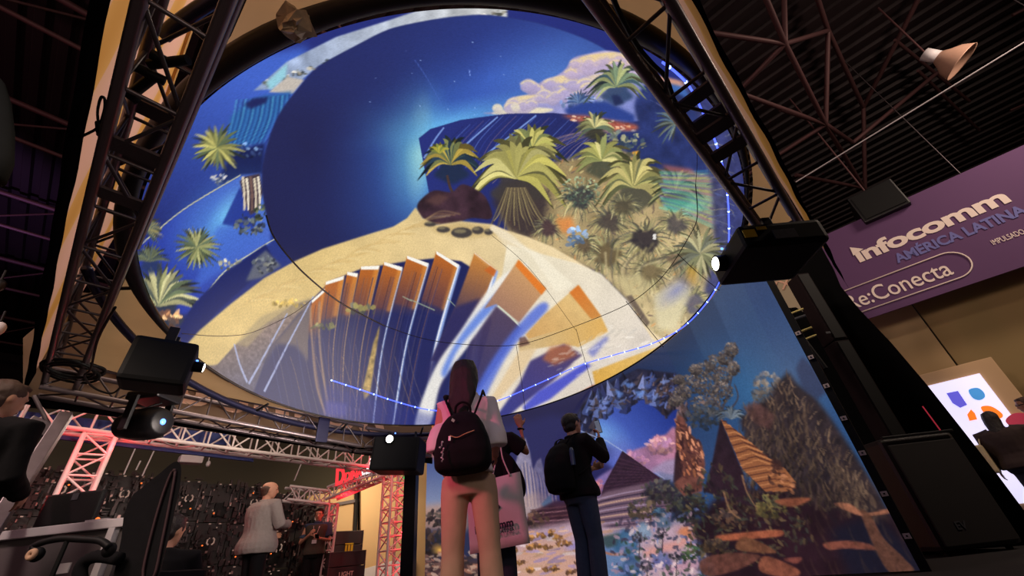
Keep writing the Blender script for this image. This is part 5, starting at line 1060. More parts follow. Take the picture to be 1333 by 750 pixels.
v3 = onB(429, 656, 10.1); btruss('far red upright booth truss behind the man in the vest', np.array([v3[0], v3[1], 0]), v3, E2 * .2, E1 * .2, 8)
for q, pw in (((v1 + [0, 0, -.15]), 20), ((v1 + [0, 0, -.8]), 11), (onB(480, 608, 8.1), 12), ((v2 + [0, 0, -.5]), 24), ((v2 + [0, 0, -1.2]), 26), ((v2 + [0, 0, -1.9]), 20), (onB(440, 650, 9.6), 6), (onB(60, 565, 8.0), 9)): lamp('POINT', q + E1 * -.02 + E2 * .17, pw, (1, .015, .03), .05)
for px, c_, pw in (((330, 572), (1, .80, .62), 12), ((250, 560), (1, .8, .65), 10)): lamp('POINT', onB(*px, 7.6), pw, c_, .1)
f1, f2 = onB(40, 583, 8.75), onB(330, 612, 8.75); fl = empty('blue_fascia', (f1 + f2) / 2, 'long blue fascia strip behind the level booth truss', 'fascia')
mb = MB(); mb.prism([onB(x, y, 8.75) for x, y in ((20, 534), (300, 566), (300, 580), (20, 552))], E1 * .05); obj('upper_strip', mb, 'bluebar', fl); mb = MB(); mb.prism([onB(x, y, 8.75) for x, y in ((20, 556), (330, 592), (330, 601), (20, 565))], E1 * .05); obj('lower_strip', mb, 'bluebar', fl)
# red sign
sg = empty('booth_sign', onB(455, 620, 9.0), 'red illuminated booth sign with big D emblem and white end letters', 'sign')
SGB = 9.0
def sgt(body, m, x0, y0, x1, y1, h, bold=.03):
    o_ = onB(x0, y0, SGB); x_ = onB(x1, y1, SGB) - o_; text_obj('letter_block', body, m, sg, o_, x_, onB(x0 + 1.5, y0 - h, SGB) - o_, width=np.linalg.norm(x_), height=np.linalg.norm(onB(x0, y0 - h, SGB) - o_), bold=bold, depth=.05)
sgt('D', 'red_letter', 436, 633, 447, 630, 23, .03); sgt('DINA', 'red_letter', 448, 628, 470, 620, 12, .0); sgt('L', 'white_letter', 469, 620, 474, 618, 12); sgt('L', 'white_letter', 476, 618, 481, 616, 12); sgt('CO', 'white_letter', 478, 608, 493, 604, 11, .05)
bar(sg, 'sign_rail', onB(432, 634, SGB + .06), onB(492, 617, SGB + .06), .02, 'booth_truss')
# dark curtain and hanging gear behind
mb = MB(); mb.prism([onB(x, y, 12.6) for x, y in ((-150, 520), (520, 560), (520, 800), (-150, 800))], E1 * .05); obj('dark_curtain', mb, mat('grey_green_curtain', (62, 58, 46), .95, 0, .2, .8), label='plain grey green curtain filling the hall behind the LED wall', cat='curtain')
t = empty('hanging_floodlight', onB(248, 598, 10.5), 'small white box floodlight hanging before the dark curtain', 'lamp'); mb = MB(); mb.obox(onB(248, 599, 10.5), E2 * .19, E1 * .12, (0, 0, .07), .02); obj('housing', mb, 'white_plastic', t); bar(t, 'drop_rod', onB(253, 575, 10.5), onB(251, 597, 10.5), .015, 'booth_truss')
t = empty('hanging_microphone', onB(271, 600, 10.5), 'small white ball microphone dangling on a thin wire', 'microphone'); bar(t, 'wire', onB(281, 560, 10.5), onB(271, 602, 10.5), .008, 'white_plastic'); obj('capsule', MB().ell(onB(271, 604, 10.5), .04, .04, .06), 'white_plastic', t, True)
for i, (x0, y0, x1, y1) in enumerate(((177, 582, 161, 618), (183, 600, 177, 612), (202, 584, 185, 620), (392, 604, 383, 626))): tagp(bar(None, 'hanging_wire', onB(x0, y0, 10.6), onB(x1, y1, 10.6), .012, 'white_plastic'), ('pale wire hanging left of the tall chair, first of three', 'short pale wire between two longer ones by the tall chair', 'pale wire hanging just left of the tall chair top', 'pale wire hanging above the grey sweater man')[i], 'wire', 'hanging wires')
# LED wall, rear side: cabinets in columns with ring handles and indicator lamps
lwv = empty('led_wall', onB(220, 690, 11.3), 'rear of a large LED wall, dark cabinets with ring handles and lamps', 'LED wall')
rg = np.random.default_rng(5); BL = 11.3
xs = np.array([-30, 13, 56, 98, 140, 182, 224, 266, 308, 350, 392, 434]); CW = .5; CHh = .74
topz = lambda x: onB(x, 606 + x * .085 if x < 340 else 635 + (x - 340) * .27, BL)[2]
import itertools
shared = {}
def cab_mesh(nm, mb, m):
    if nm not in shared: me = bpy.data.meshes.new(nm); me.from_pydata([tuple(q) for q in mb.v], [], mb.f); me.materials.append(M[m]); shared[nm] = me
    return shared[nm]
cb_ = MB().obox((0, 0, 0), E2 * .5, E1 * .06, (0, 0, .5)); 
hd = MB()
for s in (-1, 1): hd.tube([E2 * .028 * s + ZU * .06, E2 * .06 * s + ZU * .03, E2 * .06 * s - ZU * .03, E2 * .028 * s - ZU * .06], .014, 6)
sm_ = MB().ell((0, 0, 0), .016, .016, .013, 8, 6); rb_ = MB().obox((0, 0, 0), E2 * .012, E1 * .02, (0, 0, .2)); bx = MB().obox((0, 0, 0), E2 * .11, E1 * .05, (0, 0, .13)); cl_ = MB().obox((0, 0, 0), E2 * .018, E1 * .02, (0, 0, .008))
for i in range(len(xs) - 1):
    pl, pr = onB(xs[i], 640, BL), onB(xs[i + 1], 640, BL); cw = np.linalg.norm((pr - pl)[:2]); mid = (pl + pr) / 2
    zt3 = topz((xs[i] + xs[i + 1]) / 2); z = zt3; k = 0
    while z > .05:
        h_ = min(CHh, z - .02); c_ = np.array([mid[0], mid[1], z - h_ / 2]); o = link('cabinet', cab_mesh('cabinet', cb_, 'darkwall'), lwv, c_); o.scale = (cw * .985, cw * .985, h_ * .985) if False else (1, 1, 1)
        o.scale = (1, 1, 1); me = MB().obox(c_, E2 * cw * .49, E1 * .06, (0, 0, h_ * .49)); bpy.data.objects.remove(o); o = obj('cabinet', me, 'darkwall', lwv)
        fr = c_ - E1 * .075
        if (i + k) % 2 == 0: link('ring_handle', cab_mesh('ring_handle', hd, 'ind_white'), o, fr + ZU * .02 - E1 * .16)
        link('power_box', cab_mesh('power_box', bx, 'black'), o, fr + E2 * rg.uniform(-.12, .12) - ZU * .14)
        for s in (-1, 1): link('rib', cab_mesh('rib', rb_, 'brace'), o, fr + E2 * (.2 * s * cw / .6) + ZU * .02)
        for q in range(3): link('indicator', cab_mesh('indicator' + 'ow'[q % 2], sm_, 'ind_orange' if q % 2 else 'ind_white'), o, fr - E1 * .14 + E2 * rg.uniform(-.22, .22) + ZU * rg.uniform(-.27, .27) - E1 * .02)
        for s in (-1, 1): link('clip', cab_mesh('clip', cl_, 'ind_white'), o, fr - E1 * .14 + E2 * (.09 * s) + ZU * (h_ / 2 - .04))
        z -= h_; k += 1
cl = MB()
for k in range(1500):
    x, y = rg.uniform(-40, 436), rg.uniform(0, 1); q = onB(x, 640, BL - rg.uniform(.09, .2)); zz = topz(x) * (1 - y) + .04; hw, hh_ = rg.uniform(.008, .035), rg.uniform(.01, .07)
    if rg.random() < .25: hh_, hw = hw * .4, hh_
    cl.obox((q[0], q[1], zz), E2 * hw, E1 * rg.uniform(.01, .05), (0, 0, hh_))
obj('cable_clutter', cl, mat('clutter', (44, 28, 30), .35, .4, .9, 2.5), lwv, kind='stuff', label='dark tangle of plugs, brackets and short cables')
gl_ = MB()
for k in range(260):
    x, y = rg.uniform(-40, 436), rg.uniform(0, 1); q = onB(x, 640, BL - .22); zz = topz(x) * (1 - y); gl_.obox((q[0], q[1], zz), E2 * rg.uniform(.006, .022), E1 * .008, (0, 0, rg.uniform(.006, .03)))
obj('connector_glints', gl_, mat('connector', (150, 120, 116), .3, .5, .5, 1.5), lwv, kind='stuff')
# beige booth wall behind the red upright
bb = empty('booth_wall', onB(500, 700, 11.8), 'plain beige booth wall behind the red-lit upright truss', 'booth wall')
mb = MB(); mb.prism([onB(x, y, 11.8) for x, y in ((470, 622), (620, 580), (620, 790), (470, 790))], E1 * .06); obj('wall_panel', mb, 'beige', bb)
mb = MB(); mb.prism([onB(x, y, 12.2) for x, y in ((400, 646), (428, 640), (428, 790), (400, 790))], E1 * .06); obj('side_panel', mb, 'beige', bb); mb = MB(); mb.prism([onB(x, y, 12.2) for x, y in ((430, 640), (466, 630), (466, 790), (430, 790))], E1 * .06); obj('side_panel', mb, 'beige', bb)
mb = MB(); mb.prism([onB(x, y, 12.15) for x, y in ((436, 655), (468, 649), (468, 653), (436, 659))], E1 * -.04); obj('rail', mb, 'greypanel', bb); mb = MB(); mb.prism([onB(x, y, 12.15) for x, y in ((462, 640), (467, 638), (462, 720), (458, 720))], E1 * -.04); obj('upright', mb, 'hallwall', bb)
mb = MB(); mb.prism([onB(x, y, 11.6) for x, y in ((470, 742), (540, 722), (540, 790), (470, 790))], E1 * .06); obj('white_counter', mb, 'white_plastic', label='low white counter at the foot of the beige booth wall', cat='counter')
lamp('AREA', onB(500, 610, 10.2), 75, (1, .78, .52), .8, onB(500, 720, 11.8))
mb = MB(); mb.prism([onB(x, y, 11) for x, y in ((525, 617), (533, 615), (533, 622), (525, 624))], E1 * .05); obj('green_sign', mb, mat('green_sign', (60, 160, 90), .6, 0, .05, 4, emit=.15), label='small green exit style sign above the beige booth wall', cat='sign')
# flight cases
for (x0, y0, x1, y1, dz, lab, txt, tm) in ((437, 692, 473, 690, 12, 'black flight case with yellow emblem standing behind its twin', None, 0), (430, 718, 476, 717, 20, 'black flight case lettered LIGHT in front of the vest man', 'LIGHT', 0)):
    bq = 10.4 if txt is None else 9.9; t = empty('flight_case', onB((x0 + x1) / 2, 740, bq), lab, 'case'); pl, pr = onB(x0, y0, bq), onB(x1, y1, bq); w_ = np.linalg.norm((pr - pl)[:2]); zt4 = (pl[2] + pr[2]) / 2; c_ = (pl + pr) / 2; lid = .28
    mb = MB(); mb.obox((c_[0] + E1[0] * .25, c_[1] + E1[1] * .25, (zt4 - lid) / 2), E2 * w_ / 2, E1 * .25, (0, 0, (zt4 - lid) / 2), .012); bd = obj('case_body', mb, mat('case_laminate', (48, 38, 40), .45, 0, .15, 12), t)
    mb = MB(); mb.obox((c_[0] + E1[0] * .25, c_[1] + E1[1] * .25, zt4 - lid / 2 + .004), E2 * w_ / 2, E1 * .25, (0, 0, lid / 2 - .004), .012); obj('lid', mb, 'case_laminate' if 'case_laminate' in M else 'blackmetal', t)
    for s in (-1, 1): obj('edge_trim', MB().obox((*(c_ + E2 * s * w_ / 2)[:2], zt4 / 2), E2 * .012, E1 * .012, (0, 0, zt4 / 2 - .002)), 'brace', t)
    fo = c_ - E1 * .004
    if txt: o_ = np.array([*(c_ - E2 * .16 - E1 * .006)[:2], zt4 - lid - .17]); text_obj('lettering', txt, 'print_white', t, o_, E2, ZU, width=.32, bold=.01, depth=.004)
    else:
        o_ = np.array([*(c_ + E2 * .02 - E1 * .006)[:2], zt4 - .42]); mb = MB()
        for u in range(3): mb.obox(o_ + E2 * .07 * (u - 1) + ZU * .07, E2 * .024, E1 * .004, (0, 0, .07)); 
        mb.obox(o_ + ZU * -.04, E2 * .1, E1 * .004, (0, 0, .02)); mb.obox(o_ + ZU * .16, E2 * .1, E1 * .004, (0, 0, .012)); obj('emblem', mb, 'yellow', t)
# near left: counter, monitor, headphones, tall chair
YC = 3.3; a_, b_ = aty(-40, 681, YC), aty(158, 690, YC); zc_ = (a_[2] + b_[2]) / 2
t = empty('counter', ((a_[0] + b_[0]) / 2, YC + .14, 0), 'grey reception counter with a pale top edge at the lower left', 'counter')
mb = MB(); mb.box(((a_[0] + b_[0]) / 2, YC + .14, zc_ - .03), b_[0] - a_[0], .28, .06, .006); obj('worktop', mb, 'white_plastic', t)
mb = MB(); mb.box(((a_[0] + b_[0]) / 2 + .02, YC + .15, (zc_ - .06) / 2), b_[0] - a_[0] - .06, .2, zc_ - .06); obj('front_panel', mb, 'greypanel', t)
for x in (a_[0] + .08, b_[0] - .08): obj('side_panel', MB().box((x, YC + .04, (zc_ - .06) / 2), .05, .08, zc_ - .06), 'white_plastic', t)
p = aty(92, 668, YC + .14); t = empty('monitor', (p[0], p[1], zc_), 'black flat monitor seen from behind on the grey counter', 'monitor')
c_ = aty(92, 664, YC + .12); mb = MB(); mb.box(c_ + [0, 0, .01], .46, .05, .23, .015); obj('screen_back', mb, 'black', t); mb = MB(); mb.box((c_[0], c_[1] + .04, (zc_ + c_[2]) / 2), .05, .03, c_[2] - zc_ + .06, .004); obj('stand', mb, 'black', t); obj('base', MB().box((c_[0], c_[1] + .03, zc_ + .008), .2, .14, .016, .004), 'black', t)
mb = MB(); mb.box(c_ + [.02, -.028, .09], .05, .004, .05); obj('label_sticker', mb, 'greystick', t)
obj('small_ball', MB().ell(aty(127, 676, YC + .1), .014, .014, .014), 'ind_orange', label='small orange ball lamp beside the monitor', cat='lamp')
obj('paper', MB().box((aty(130, 679, YC + .05)[0], YC + .06, zc_ + .006), .16, .1, .01), 'white_plastic', label='folded pale paper lying on the counter edge', cat='paper')
hp = aty(84, 712, 2.5); t = empty('headphones', hp, 'dark headphones with a tan ear pad in front of the grey counter', 'headphones')
hb = [aty(*q, 2.5) for q in ((48, 722), (44, 712), (56, 706), (80, 701), (108, 702), (130, 704), (142, 712))]
obj('headband', MB().tube(tri(hb, False, 6), .018, 8), 'black', t, True); e_ = aty(48, 722, 2.47); obj('ear_cup', MB().ell(e_, .036, .03, .036, 16, 8), 'black', t, True); obj('ear_pad', MB().ring(e_ - np.array([0, .026, 0]), (1, 0, 0), (0, 0, 1), .016, .013, 18, 8), 'headset', t, True); obj('ear_cup', MB().ell(aty(142, 716, 2.53), .034, .03, .036, 16, 8), 'black', t, True)
obj('stand', MB().tube([(hp[0], 2.5, 0), (hp[0], 2.5, hp[2] + .03)], .012, 8), 'black', t); obj('stand_foot', MB().tube([(hp[0], 2.5, 0), (hp[0], 2.5, .02)], .12, 20), 'black', t)
e_ = aty(82, 740, 3.22); obj('notice_card', MB().box(e_, .09, .01, .06), 'white_plastic', label='small white card on the front of the counter', cat='card')
ch = empty('tall_chair', (*aty(190, 700, 3.0)[:2], 0), 'black high-backed swivel chair turned sideways at the lower left', 'chair')
prof = [(236, 612), (233, 602), (224, 603), (206, 618), (186, 634), (172, 646), (162, 668), (158, 700), (150, 740), (146, 775), (196, 775), (208, 745), (216, 712), (222, 690), (228, 660), (234, 634)]
P = [aty(x, y, 2.85) for x, y in tri(prof, True, 4)]
obj('backrest', MB().prism(P, (-.19, .24, .02)), 'black_cloth', ch); P2 = [aty(x, y, 2.838) for x, y in tri([(228, 614), (222, 618), (210, 650), (196, 700), (186, 750), (200, 752), (212, 700), (222, 650)], True, 4)]; obj('piping', MB().tube(P2 + [P2[0]], .008, 6), mat('maroon_piping', (60, 34, 38), .7, 0, .2, 10), ch, True)
sx, sy = aty(190, 700, 3.0)[:2]; obj('seat', MB().box((sx + .0, sy + .1, .5), .5, .5, .1, .04), 'black_cloth', ch); obj('gas_post', MB().tube([(sx, sy + .1, .06), (sx, sy + .1, .46)], .03, 10), 'black', ch)
for k in range(5): t_ = k * 1.2566; bar(ch, 'base_arm', (sx, sy + .1, .09), (sx + .3 * math.cos(t_), sy + .1 + .3 * math.sin(t_), .05), .02, 'black'); obj('caster', MB().ell((sx + .3 * math.cos(t_), sy + .1 + .3 * math.sin(t_), .03), .03, .03, .03, 10, 8), 'black', ch, True)
obj('armrest', MB().tube(tri([aty(*q, 2.8) for q in ((108, 770), (104, 745), (112, 730), (130, 724), (156, 728))], False, 5), .035, 10), 'black_cloth', ch, True)
# dark rounded stage light hanging at the left edge
p = aty(2, 170, 2.3); t = empty('stage_light', p, 'black rounded stage light hanging close at the left frame edge', 'stage lamp')
d = aty(4, 236, 2.25) - aty(0, 102, 2.35); L = np.linalg.norm(d); d /= L; mb = MB(); xx = np.cross(d, [0, 1, 0]); xx /= np.linalg.norm(xx); yy = np.cross(d, xx)
mb.loft([[aty(-6, 102, 2.35) + d * L * s + (xx * math.cos(q) + yy * math.sin(q)) * rr for q in np.linspace(0, 6.283, 20, endpoint=False)] for s, rr in ((0, .04), (.08, .08), (.3, .115), (.6, .125), (.85, .11), (1, .06))]); obj('housing', mb, mat('matte_black', (9, 12, 14), .9, 0, .2, 10, spec=.1), t, True); bar(t, 'clamp_pipe', p + [-.15, 0, 0], p + [-.15, 0, .3], .02, 'black')
for (x, y, n_) in ((-2, 428, 'pale round lamp dome at the left frame edge'), (-1, 372, 'darker round lamp dome higher at the left frame edge')):
    q = aty(x, y, 3.2); t = empty('lamp_dome', q, n_, 'lamp'); obj('dome', MB().ell(q, .05, .05, .07), 'white_plastic' if y > 400 else 'blackmetal', t, True); bar(t, 'drop_rod', q + [-.02, 0, .05], q + [-.05, 0, .2], .01, 'black')
# ------------------------------------------------------------------ people
class Fig:
    def __init__(s, label, foot, H, yaw, J=None, wide=1.0, deep=1.0, head=(0, 0), group=None):
        """joints in body units (x right, y forward, z up, all over the height)"""
        s.H = H; s.foot = np.array(foot, float); c, n = math.cos(yaw), math.sin(yaw)
        s.f = np.array([c, n, 0]); s.r = np.array([n, -c, 0]); s.u = np.array([0, 0, 1.0]); s.w = wide; s.d = deep
        s.j = dict(hip=.055, shl=(-.108 * wide, -.005, .805), shr=(.108 * wide, -.005, .805), ell=(-.135 * wide, -.015, .635), elr=(.135 * wide, -.015, .635), wrl=(-.135 * wide, .04, .50), wrr=(.135 * wide, .04, .50),
                   hil=(-.05, 0, .50), hir=(.05, 0, .50), knl=(-.054, .012, .275), knr=(.054, .012, .275), anl=(-.056, -.015, .04), anr=(.056, -.015, .04), neck=(0, -.005, .835), head=(0, .012, .93), chest=(0, .0, .73), waist=(0, 0, .61), pelvis=(0, 0, .52))
        if J: s.j.update(J)
        s.hyaw, s.hpitch = head
        s.root = empty('person', s.foot, label, 'person', group)
    def P(s, q): q = np.asarray(q, float); return s.foot + s.H * (q[0] * s.r + q[1] * s.f + q[2] * s.u)
    def J(s, k): return s.P(s.j[k])
    def ring(s, c, rx, ry, n=20, y0=0.0, sq=2.3):
        out = []
        for t in np.linspace(0, 2 * math.pi, n, endpoint=False):
            cs, sn = math.cos(t), math.sin(t); x = abs(cs) ** (2 / sq) * (1 if cs > 0 else -1); y = abs(sn) ** (2 / sq) * (1 if sn > 0 else -1)
            out.append(s.P((c[0] + rx * x, c[1] + y0 + ry * y, c[2])))
        return out
    def torso(s, mb, g=0.0, top=.84, bot=.46, fl=0.0):
        pv, wa, ch = [np.array(s.j[k]) for k in ('pelvis', 'waist', 'chest')]; nk = np.array(s.j['neck'])
        zs = [(.455, .080, .060), (.49, .094, .071), (.53, .096, .072), (.57, .086, .064), (.61, .080, .060), (.66, .084, .062), (.71, .093, .066), (.76, .104, .064), (.795, .108, .058), (.815, .088, .050), (.832, .052, .044), (.85, .038, .038)]
        rings = []
        for z, rx, ry in zs:
            if z < bot - .001 or z > top + .001: continue
            if z < .61: t = (z - .52) / .09; c = pv + (wa - pv) * t
            elif z < .73: t = (z - .61) / .12; c = wa + (ch - wa) * t
            else: t = (z - .73) / .105; c = ch + (nk - ch) * t
            q = max(0, (.62 - z) / .16) * fl; rings.append(s.ring(c, rx * s.w + g + q, ry * s.d + g + q))
        mb.loft(rings)
    def limb(s, mb, ks, rs, g=0, n=12): mb.tube([s.J(k) if isinstance(k, str) else s.P(k) for k in ks], [(r + g) * s.H for r in rs], n, round_ends=True)
    def hframe(s):
        cy, sy = math.cos(s.hyaw), math.sin(s.hyaw); f = s.f * cy - s.r * sy * -1 if False else s.f * cy + s.r * sy; r = s.r * cy - s.f * sy; cp, sp = math.cos(s.hpitch), math.sin(s.hpitch)
        return r, f * cp + s.u * sp, s.u * cp - f * sp
    def HP(s, q): r, f, u = s.hframe(); h = .13 * s.H; return s.J('head') + h * (q[0] * r + q[1] * f + q[2] * u)
    def headmesh(s, mb):
        R = [(-.5, .13, .12, .24), (-.44, .24, .22, .17), (-.3, .32, .36, .07), (-.15, .36, .44, .015), (0, .385, .475, 0), (.15, .395, .49, -.015), (.3, .365, .46, -.03), (.42, .27, .34, -.035), (.48, .15, .2, -.035), (.5, .05, .07, -.035)]
        mb.loft([[s.HP((rx * math.cos(t), y0 + ry * math.sin(t), z)) for t in np.linspace(0, 6.2832, 20, endpoint=False)] for z, rx, ry, y0 in R])
        h = .13 * s.H; r, f, u = s.hframe()
        mb.loft([[s.HP((w_ * math.cos(t), y + d_ * math.sin(t), z)) for t in np.linspace(0, 6.2832, 8, endpoint=False)] for z, w_, d_, y in ((-.17, .1, .09, .44), (-.12, .105, .12, .47), (-.02, .06, .09, .46), (.08, .035, .05, .45))])
        for sx in (-1, 1):
            mb.ell(s.HP((sx * .4, -.03, -.04)), h * .045, h * .1, h * .15, 10, 8, (r, f, u)); mb.ell(s.HP((sx * .16, .41, .09)), h * .13, h * .06, h * .035, 10, 6, (r, f, u))
        mb.ell(s.HP((0, .41, -.26)), h * .14, h * .05, h * .03, 10, 6, (r, f, u)); mb.ell(s.HP((0, .40, -.31)), h * .11, h * .05, h * .03, 10, 6, (r, f, u))
        mb.tube([s.J('neck') - s.u * .03 * s.H, s.HP((0, -.08, -.2))], [.036 * s.H, .033 * s.H], 14)
    def hand(s, mb, wr, dr, pn, side, curl=.5, spread=.12, sc=1.0):
        """palm and five fingers; dr fingers' direction, pn palm normal, side = thumb side"""
        dr = np.array(dr, float); dr /= np.linalg.norm(dr); pn = np.array(pn, float); pn -= dr * (pn @ dr); pn /= np.linalg.norm(pn); sd = np.cross(dr, pn) * side; k = s.H / 1.7 * sc
        wr = np.array(wr, float); mb.tube([wr - dr * .03 * k, wr + dr * .012 * k], [.024 * k, .023 * k], 10)
        mb.loft([[wr + dr * d * k + (sd * w_ * math.cos(t) + pn * th * math.sin(t)) * k for t in np.linspace(0, 6.2832, 12, endpoint=False)] for d, w_, th in ((0, .022, .016), (.03, .036, .016), (.065, .041, .014), (.088, .039, .011), (.094, .034, .007))])
        for i, (o_, L, b_) in enumerate(((.031, .072, .086), (.0105, .080, .090), (-.0105, .074, .087), (-.031, .058, .080))):
            p = wr + (dr * b_ + sd * o_) * k - dr * .012 * k; d = dr + sd * spread * (1.5 - i) * .35; d /= np.linalg.norm(d); pts = [p]; a = 0
            for seg in (.46, .30, .24): a += curl * (.5 + .25 * (seg < .4)); dd = d * math.cos(a) + pn * math.sin(a); p = p + dd * (L * seg + (.012 if seg > .4 else 0)) * k; pts.append(p)
            mb.tube(pts, [.0092 * k, .0088 * k, .008 * k, .007 * k], 8, round_ends=True)
        p = wr + (dr * .022 + sd * .028) * k; d = dr * .7 + sd * .75 + pn * .25; d /= np.linalg.norm(d); d2 = dr * .9 + sd * .3 + pn * .3 * (1 + curl); d2 /= np.linalg.norm(d2)
        mb.tube([p, p + d * .034 * k, p + (d * .034 + d2 * .03) * k, p + (d * .034 + d2 * .052) * k], [.013 * k, .011 * k, .0095 * k, .008 * k], 8, round_ends=True)
    def body(s, m='skin', hands=((None, None, .6), (None, None, .6)), vox=.0085, sc=1.0):
        mb = MB(); s.torso(mb, -.012, .84); s.headmesh(mb)
        for q, sd in (('l', 0), ('r', 1)):
            s.limb(mb, ['sh' + q, 'el' + q, 'wr' + q], (.028, .024, .015)); s.limb(mb, ['hi' + q, 'kn' + q, 'an' + q], (.046, .030, .019)); an = np.array(s.j['an' + q])
            mb.loft([[s.P(an + np.array([rx * math.cos(t), y, zc + rz * math.sin(t)])) for t in np.linspace(0, 6.2832, 10, endpoint=False)] for y, rx, rz, zc in ((-.032, .012, .012, -.02), (-.02, .02, .024, -.012), (.02, .022, .02, -.016), (.06, .026, .012, -.026), (.09, .022, .008, -.03), (.1, .012, .005, -.032))])
            d = s.J('wr' + q) - s.J('el' + q); dr, pn, cu = hands[sd]; dr = d / np.linalg.norm(d) if dr is None else s.r * dr[0] + s.f * dr[1] + s.u * dr[2]; inn = s.r * (1 if q == 'l' else -1); pn = inn if pn is None else s.r * pn[0] + s.f * pn[1] + s.u * pn[2]
            s.hand(mb, s.J('wr' + q), dr, pn, -1 if q == 'r' else 1, cu, sc=sc)
        rm = remesh(mb, vox * s.H / 1.7, 2); s.b = obj('body', rm, m, s.root, True)
        h = .13 * s.H; r, f, u = s.hframe()
        for sx in (-1, 1):
            e = obj('eye', MB().ell(s.HP((sx * .16, .425, .03)), h * .055, h * .03, h * .032, 10, 6, (r, f, u)), 'eye', s.b, True); obj('eyebrow', MB().tube([s.HP((sx * .07, .455, .13)), s.HP((sx * .16, .46, .155)), s.HP((sx * .26, .42, .12))], h * .02, 6), 'hair', s.b, True)
        obj('mouth', MB().tube([s.HP((-.12, .43, -.285)), s.HP((0, .462, -.28)), s.HP((.12, .43, -.285))], h * .014, 6), mat('lips', (140, 70, 66), .5, 0, .1, 30) if 'lips' not in M else 'lips', s.b, True)
    def hair(s, m='hair', kind='short', bald=False):
        mb = MB(); h = .13 * s.H; A = s.hframe()
        if bald:
            mb.ell(s.HP((0, -.12, .02)), h * .435, h * .44, h * .34, 18, 12, A); mb.ell(s.HP((0, -.2, -.16)), h * .36, h * .30, h * .26, 16, 10, A)
        else:
            mb.ell(s.HP((0, -.075, .13)), h * .44, h * .50, h * .44, 20, 14, A); mb.ell(s.HP((0, -.2, -.12)), h * .385, h * .33, h * .34, 16, 10, A)
            if kind == 'short': mb.ell(s.HP((0, .16, .40)), h * .33, h * .28, h * .11, 14, 8, A)
        if kind == 'long':
            mb.loft([[s.P((x + rx * math.cos(t), y + ry * math.sin(t), z)) for t in np.linspace(0, 6.2832, 16, endpoint=False)] for z, x, y, rx, ry in ((.985, 0, -.02, .045, .05), (.94, 0, -.03, .060, .056), (.89, -.002, -.04, .062, .046), (.84, -.006, -.055, .058, .034), (.79, -.014, -.07, .052, .026), (.75, -.02, -.078, .038, .018), (.71, -.024, -.08, .018, .01))])
        rm = remesh(mb, .009 * s.H / 1.7, 2, .0045, 34, 3); obj('hair', rm, m, s.root, True)
    def top(s, m, sleeve='long', g=.012, bot=.49, fl=.0, name='shirt', wr=.004, sg=.014, vox=.0105, seed=1, cuff=.5):
        mb = MB(); s.torso(mb, g, .832, bot, fl)
        for q in 'lr':
            sh, el, wri = [np.array(s.j[k + q], float) for k in ('sh', 'el', 'wr')]; inn = sh * .6 + np.array(s.j['chest']) * .4 + [0, 0, .02]
            if sleeve == 'long': mb.tube([s.P(inn), s.P(sh), s.P(el), s.P(el + (wri - el) * .93)], [(.04 + g) * s.H, (.034 + sg) * s.H, (.027 + sg) * s.H, (.019 + sg * .8) * s.H], 14)
            elif sleeve == 'elbow': mb.tube([s.P(inn), s.P(sh), s.P(sh + (el - sh) * .6), s.P(el + [0, 0, .02]), s.P(el + [0, 0, -.02])], [(.032 + g) * s.H, (.027 + sg) * s.H, (.024 + sg * 1.2) * s.H, (.024 + sg * 1.5) * s.H, (.022 + sg * 1.7) * s.H], 16)
            elif sleeve == 'short': mb.tube([s.P(inn), s.P(sh), s.P(sh + (el - sh) * .75)], [(.04 + g) * s.H, (.034 + sg) * s.H, (.033 + sg * 1.2) * s.H], 14)
        obj(name, remesh(mb, vox * s.H / 1.7, 3, wr, 11, seed), m, s.root, True)
        obj('collar', MB().ring(s.P(np.array(s.j['neck']) + [0, .003, .006]), s.r, s.f, .042 * s.H, .012 * s.H, 20, 8), m, s.root, True)
    def trousers(s, m, g=.010, flare=0, wr=.003, waist=.585, th=1.0, vox=.0105, seed=2, name='trousers'):
        mb = MB(); s.torso(mb, g * .8, waist, .455)
        for q in 'lr':
            hi, kn, an = [np.array(s.j[k + q], float) for k in ('hi', 'kn', 'an')]
            mb.tube([s.P(hi + [0, 0, .02]), s.P(hi + (kn - hi) * .18), s.P(hi + (kn - hi) * .6), s.P(kn), s.P(kn + (an - kn) * .45), s.P(an + [0, 0, .0])], [(.046 + g * .6) * s.H, (.048 + g) * s.H * th, (.041 + g) * s.H * th, (.033 + g) * s.H, (.031 + g + flare * .4) * s.H, (.026 + g + flare) * s.H], 16)
        obj(name, remesh(mb, vox * s.H / 1.7, 3, wr, 12, seed), m, s.root, True)
    def shoes(s, m='black_cloth'):
        for q in 'lr':
            an = np.array(s.j['an' + q]); mb = MB()
            mb.loft([[s.P(an + np.array([rx * math.cos(t), y, zc + rz * math.sin(t)])) for t in np.linspace(0, 6.2832, 12, endpoint=False)] for y, rx, rz, zc in ((-.04, .014, .014, -.022), (-.03, .026, .026, -.012), (.02, .029, .026, -.013), (.06, .032, .017, -.022), (.1, .028, .012, -.027), (.115, .014, .007, -.031))])
            obj('shoe', mb, m, s.root, True)


def on_ground(px, py, h):
    """where a person of height h stands whose crown is seen at this point"""
    q = atz(px, py, h); return (q[0], q[1], 0)


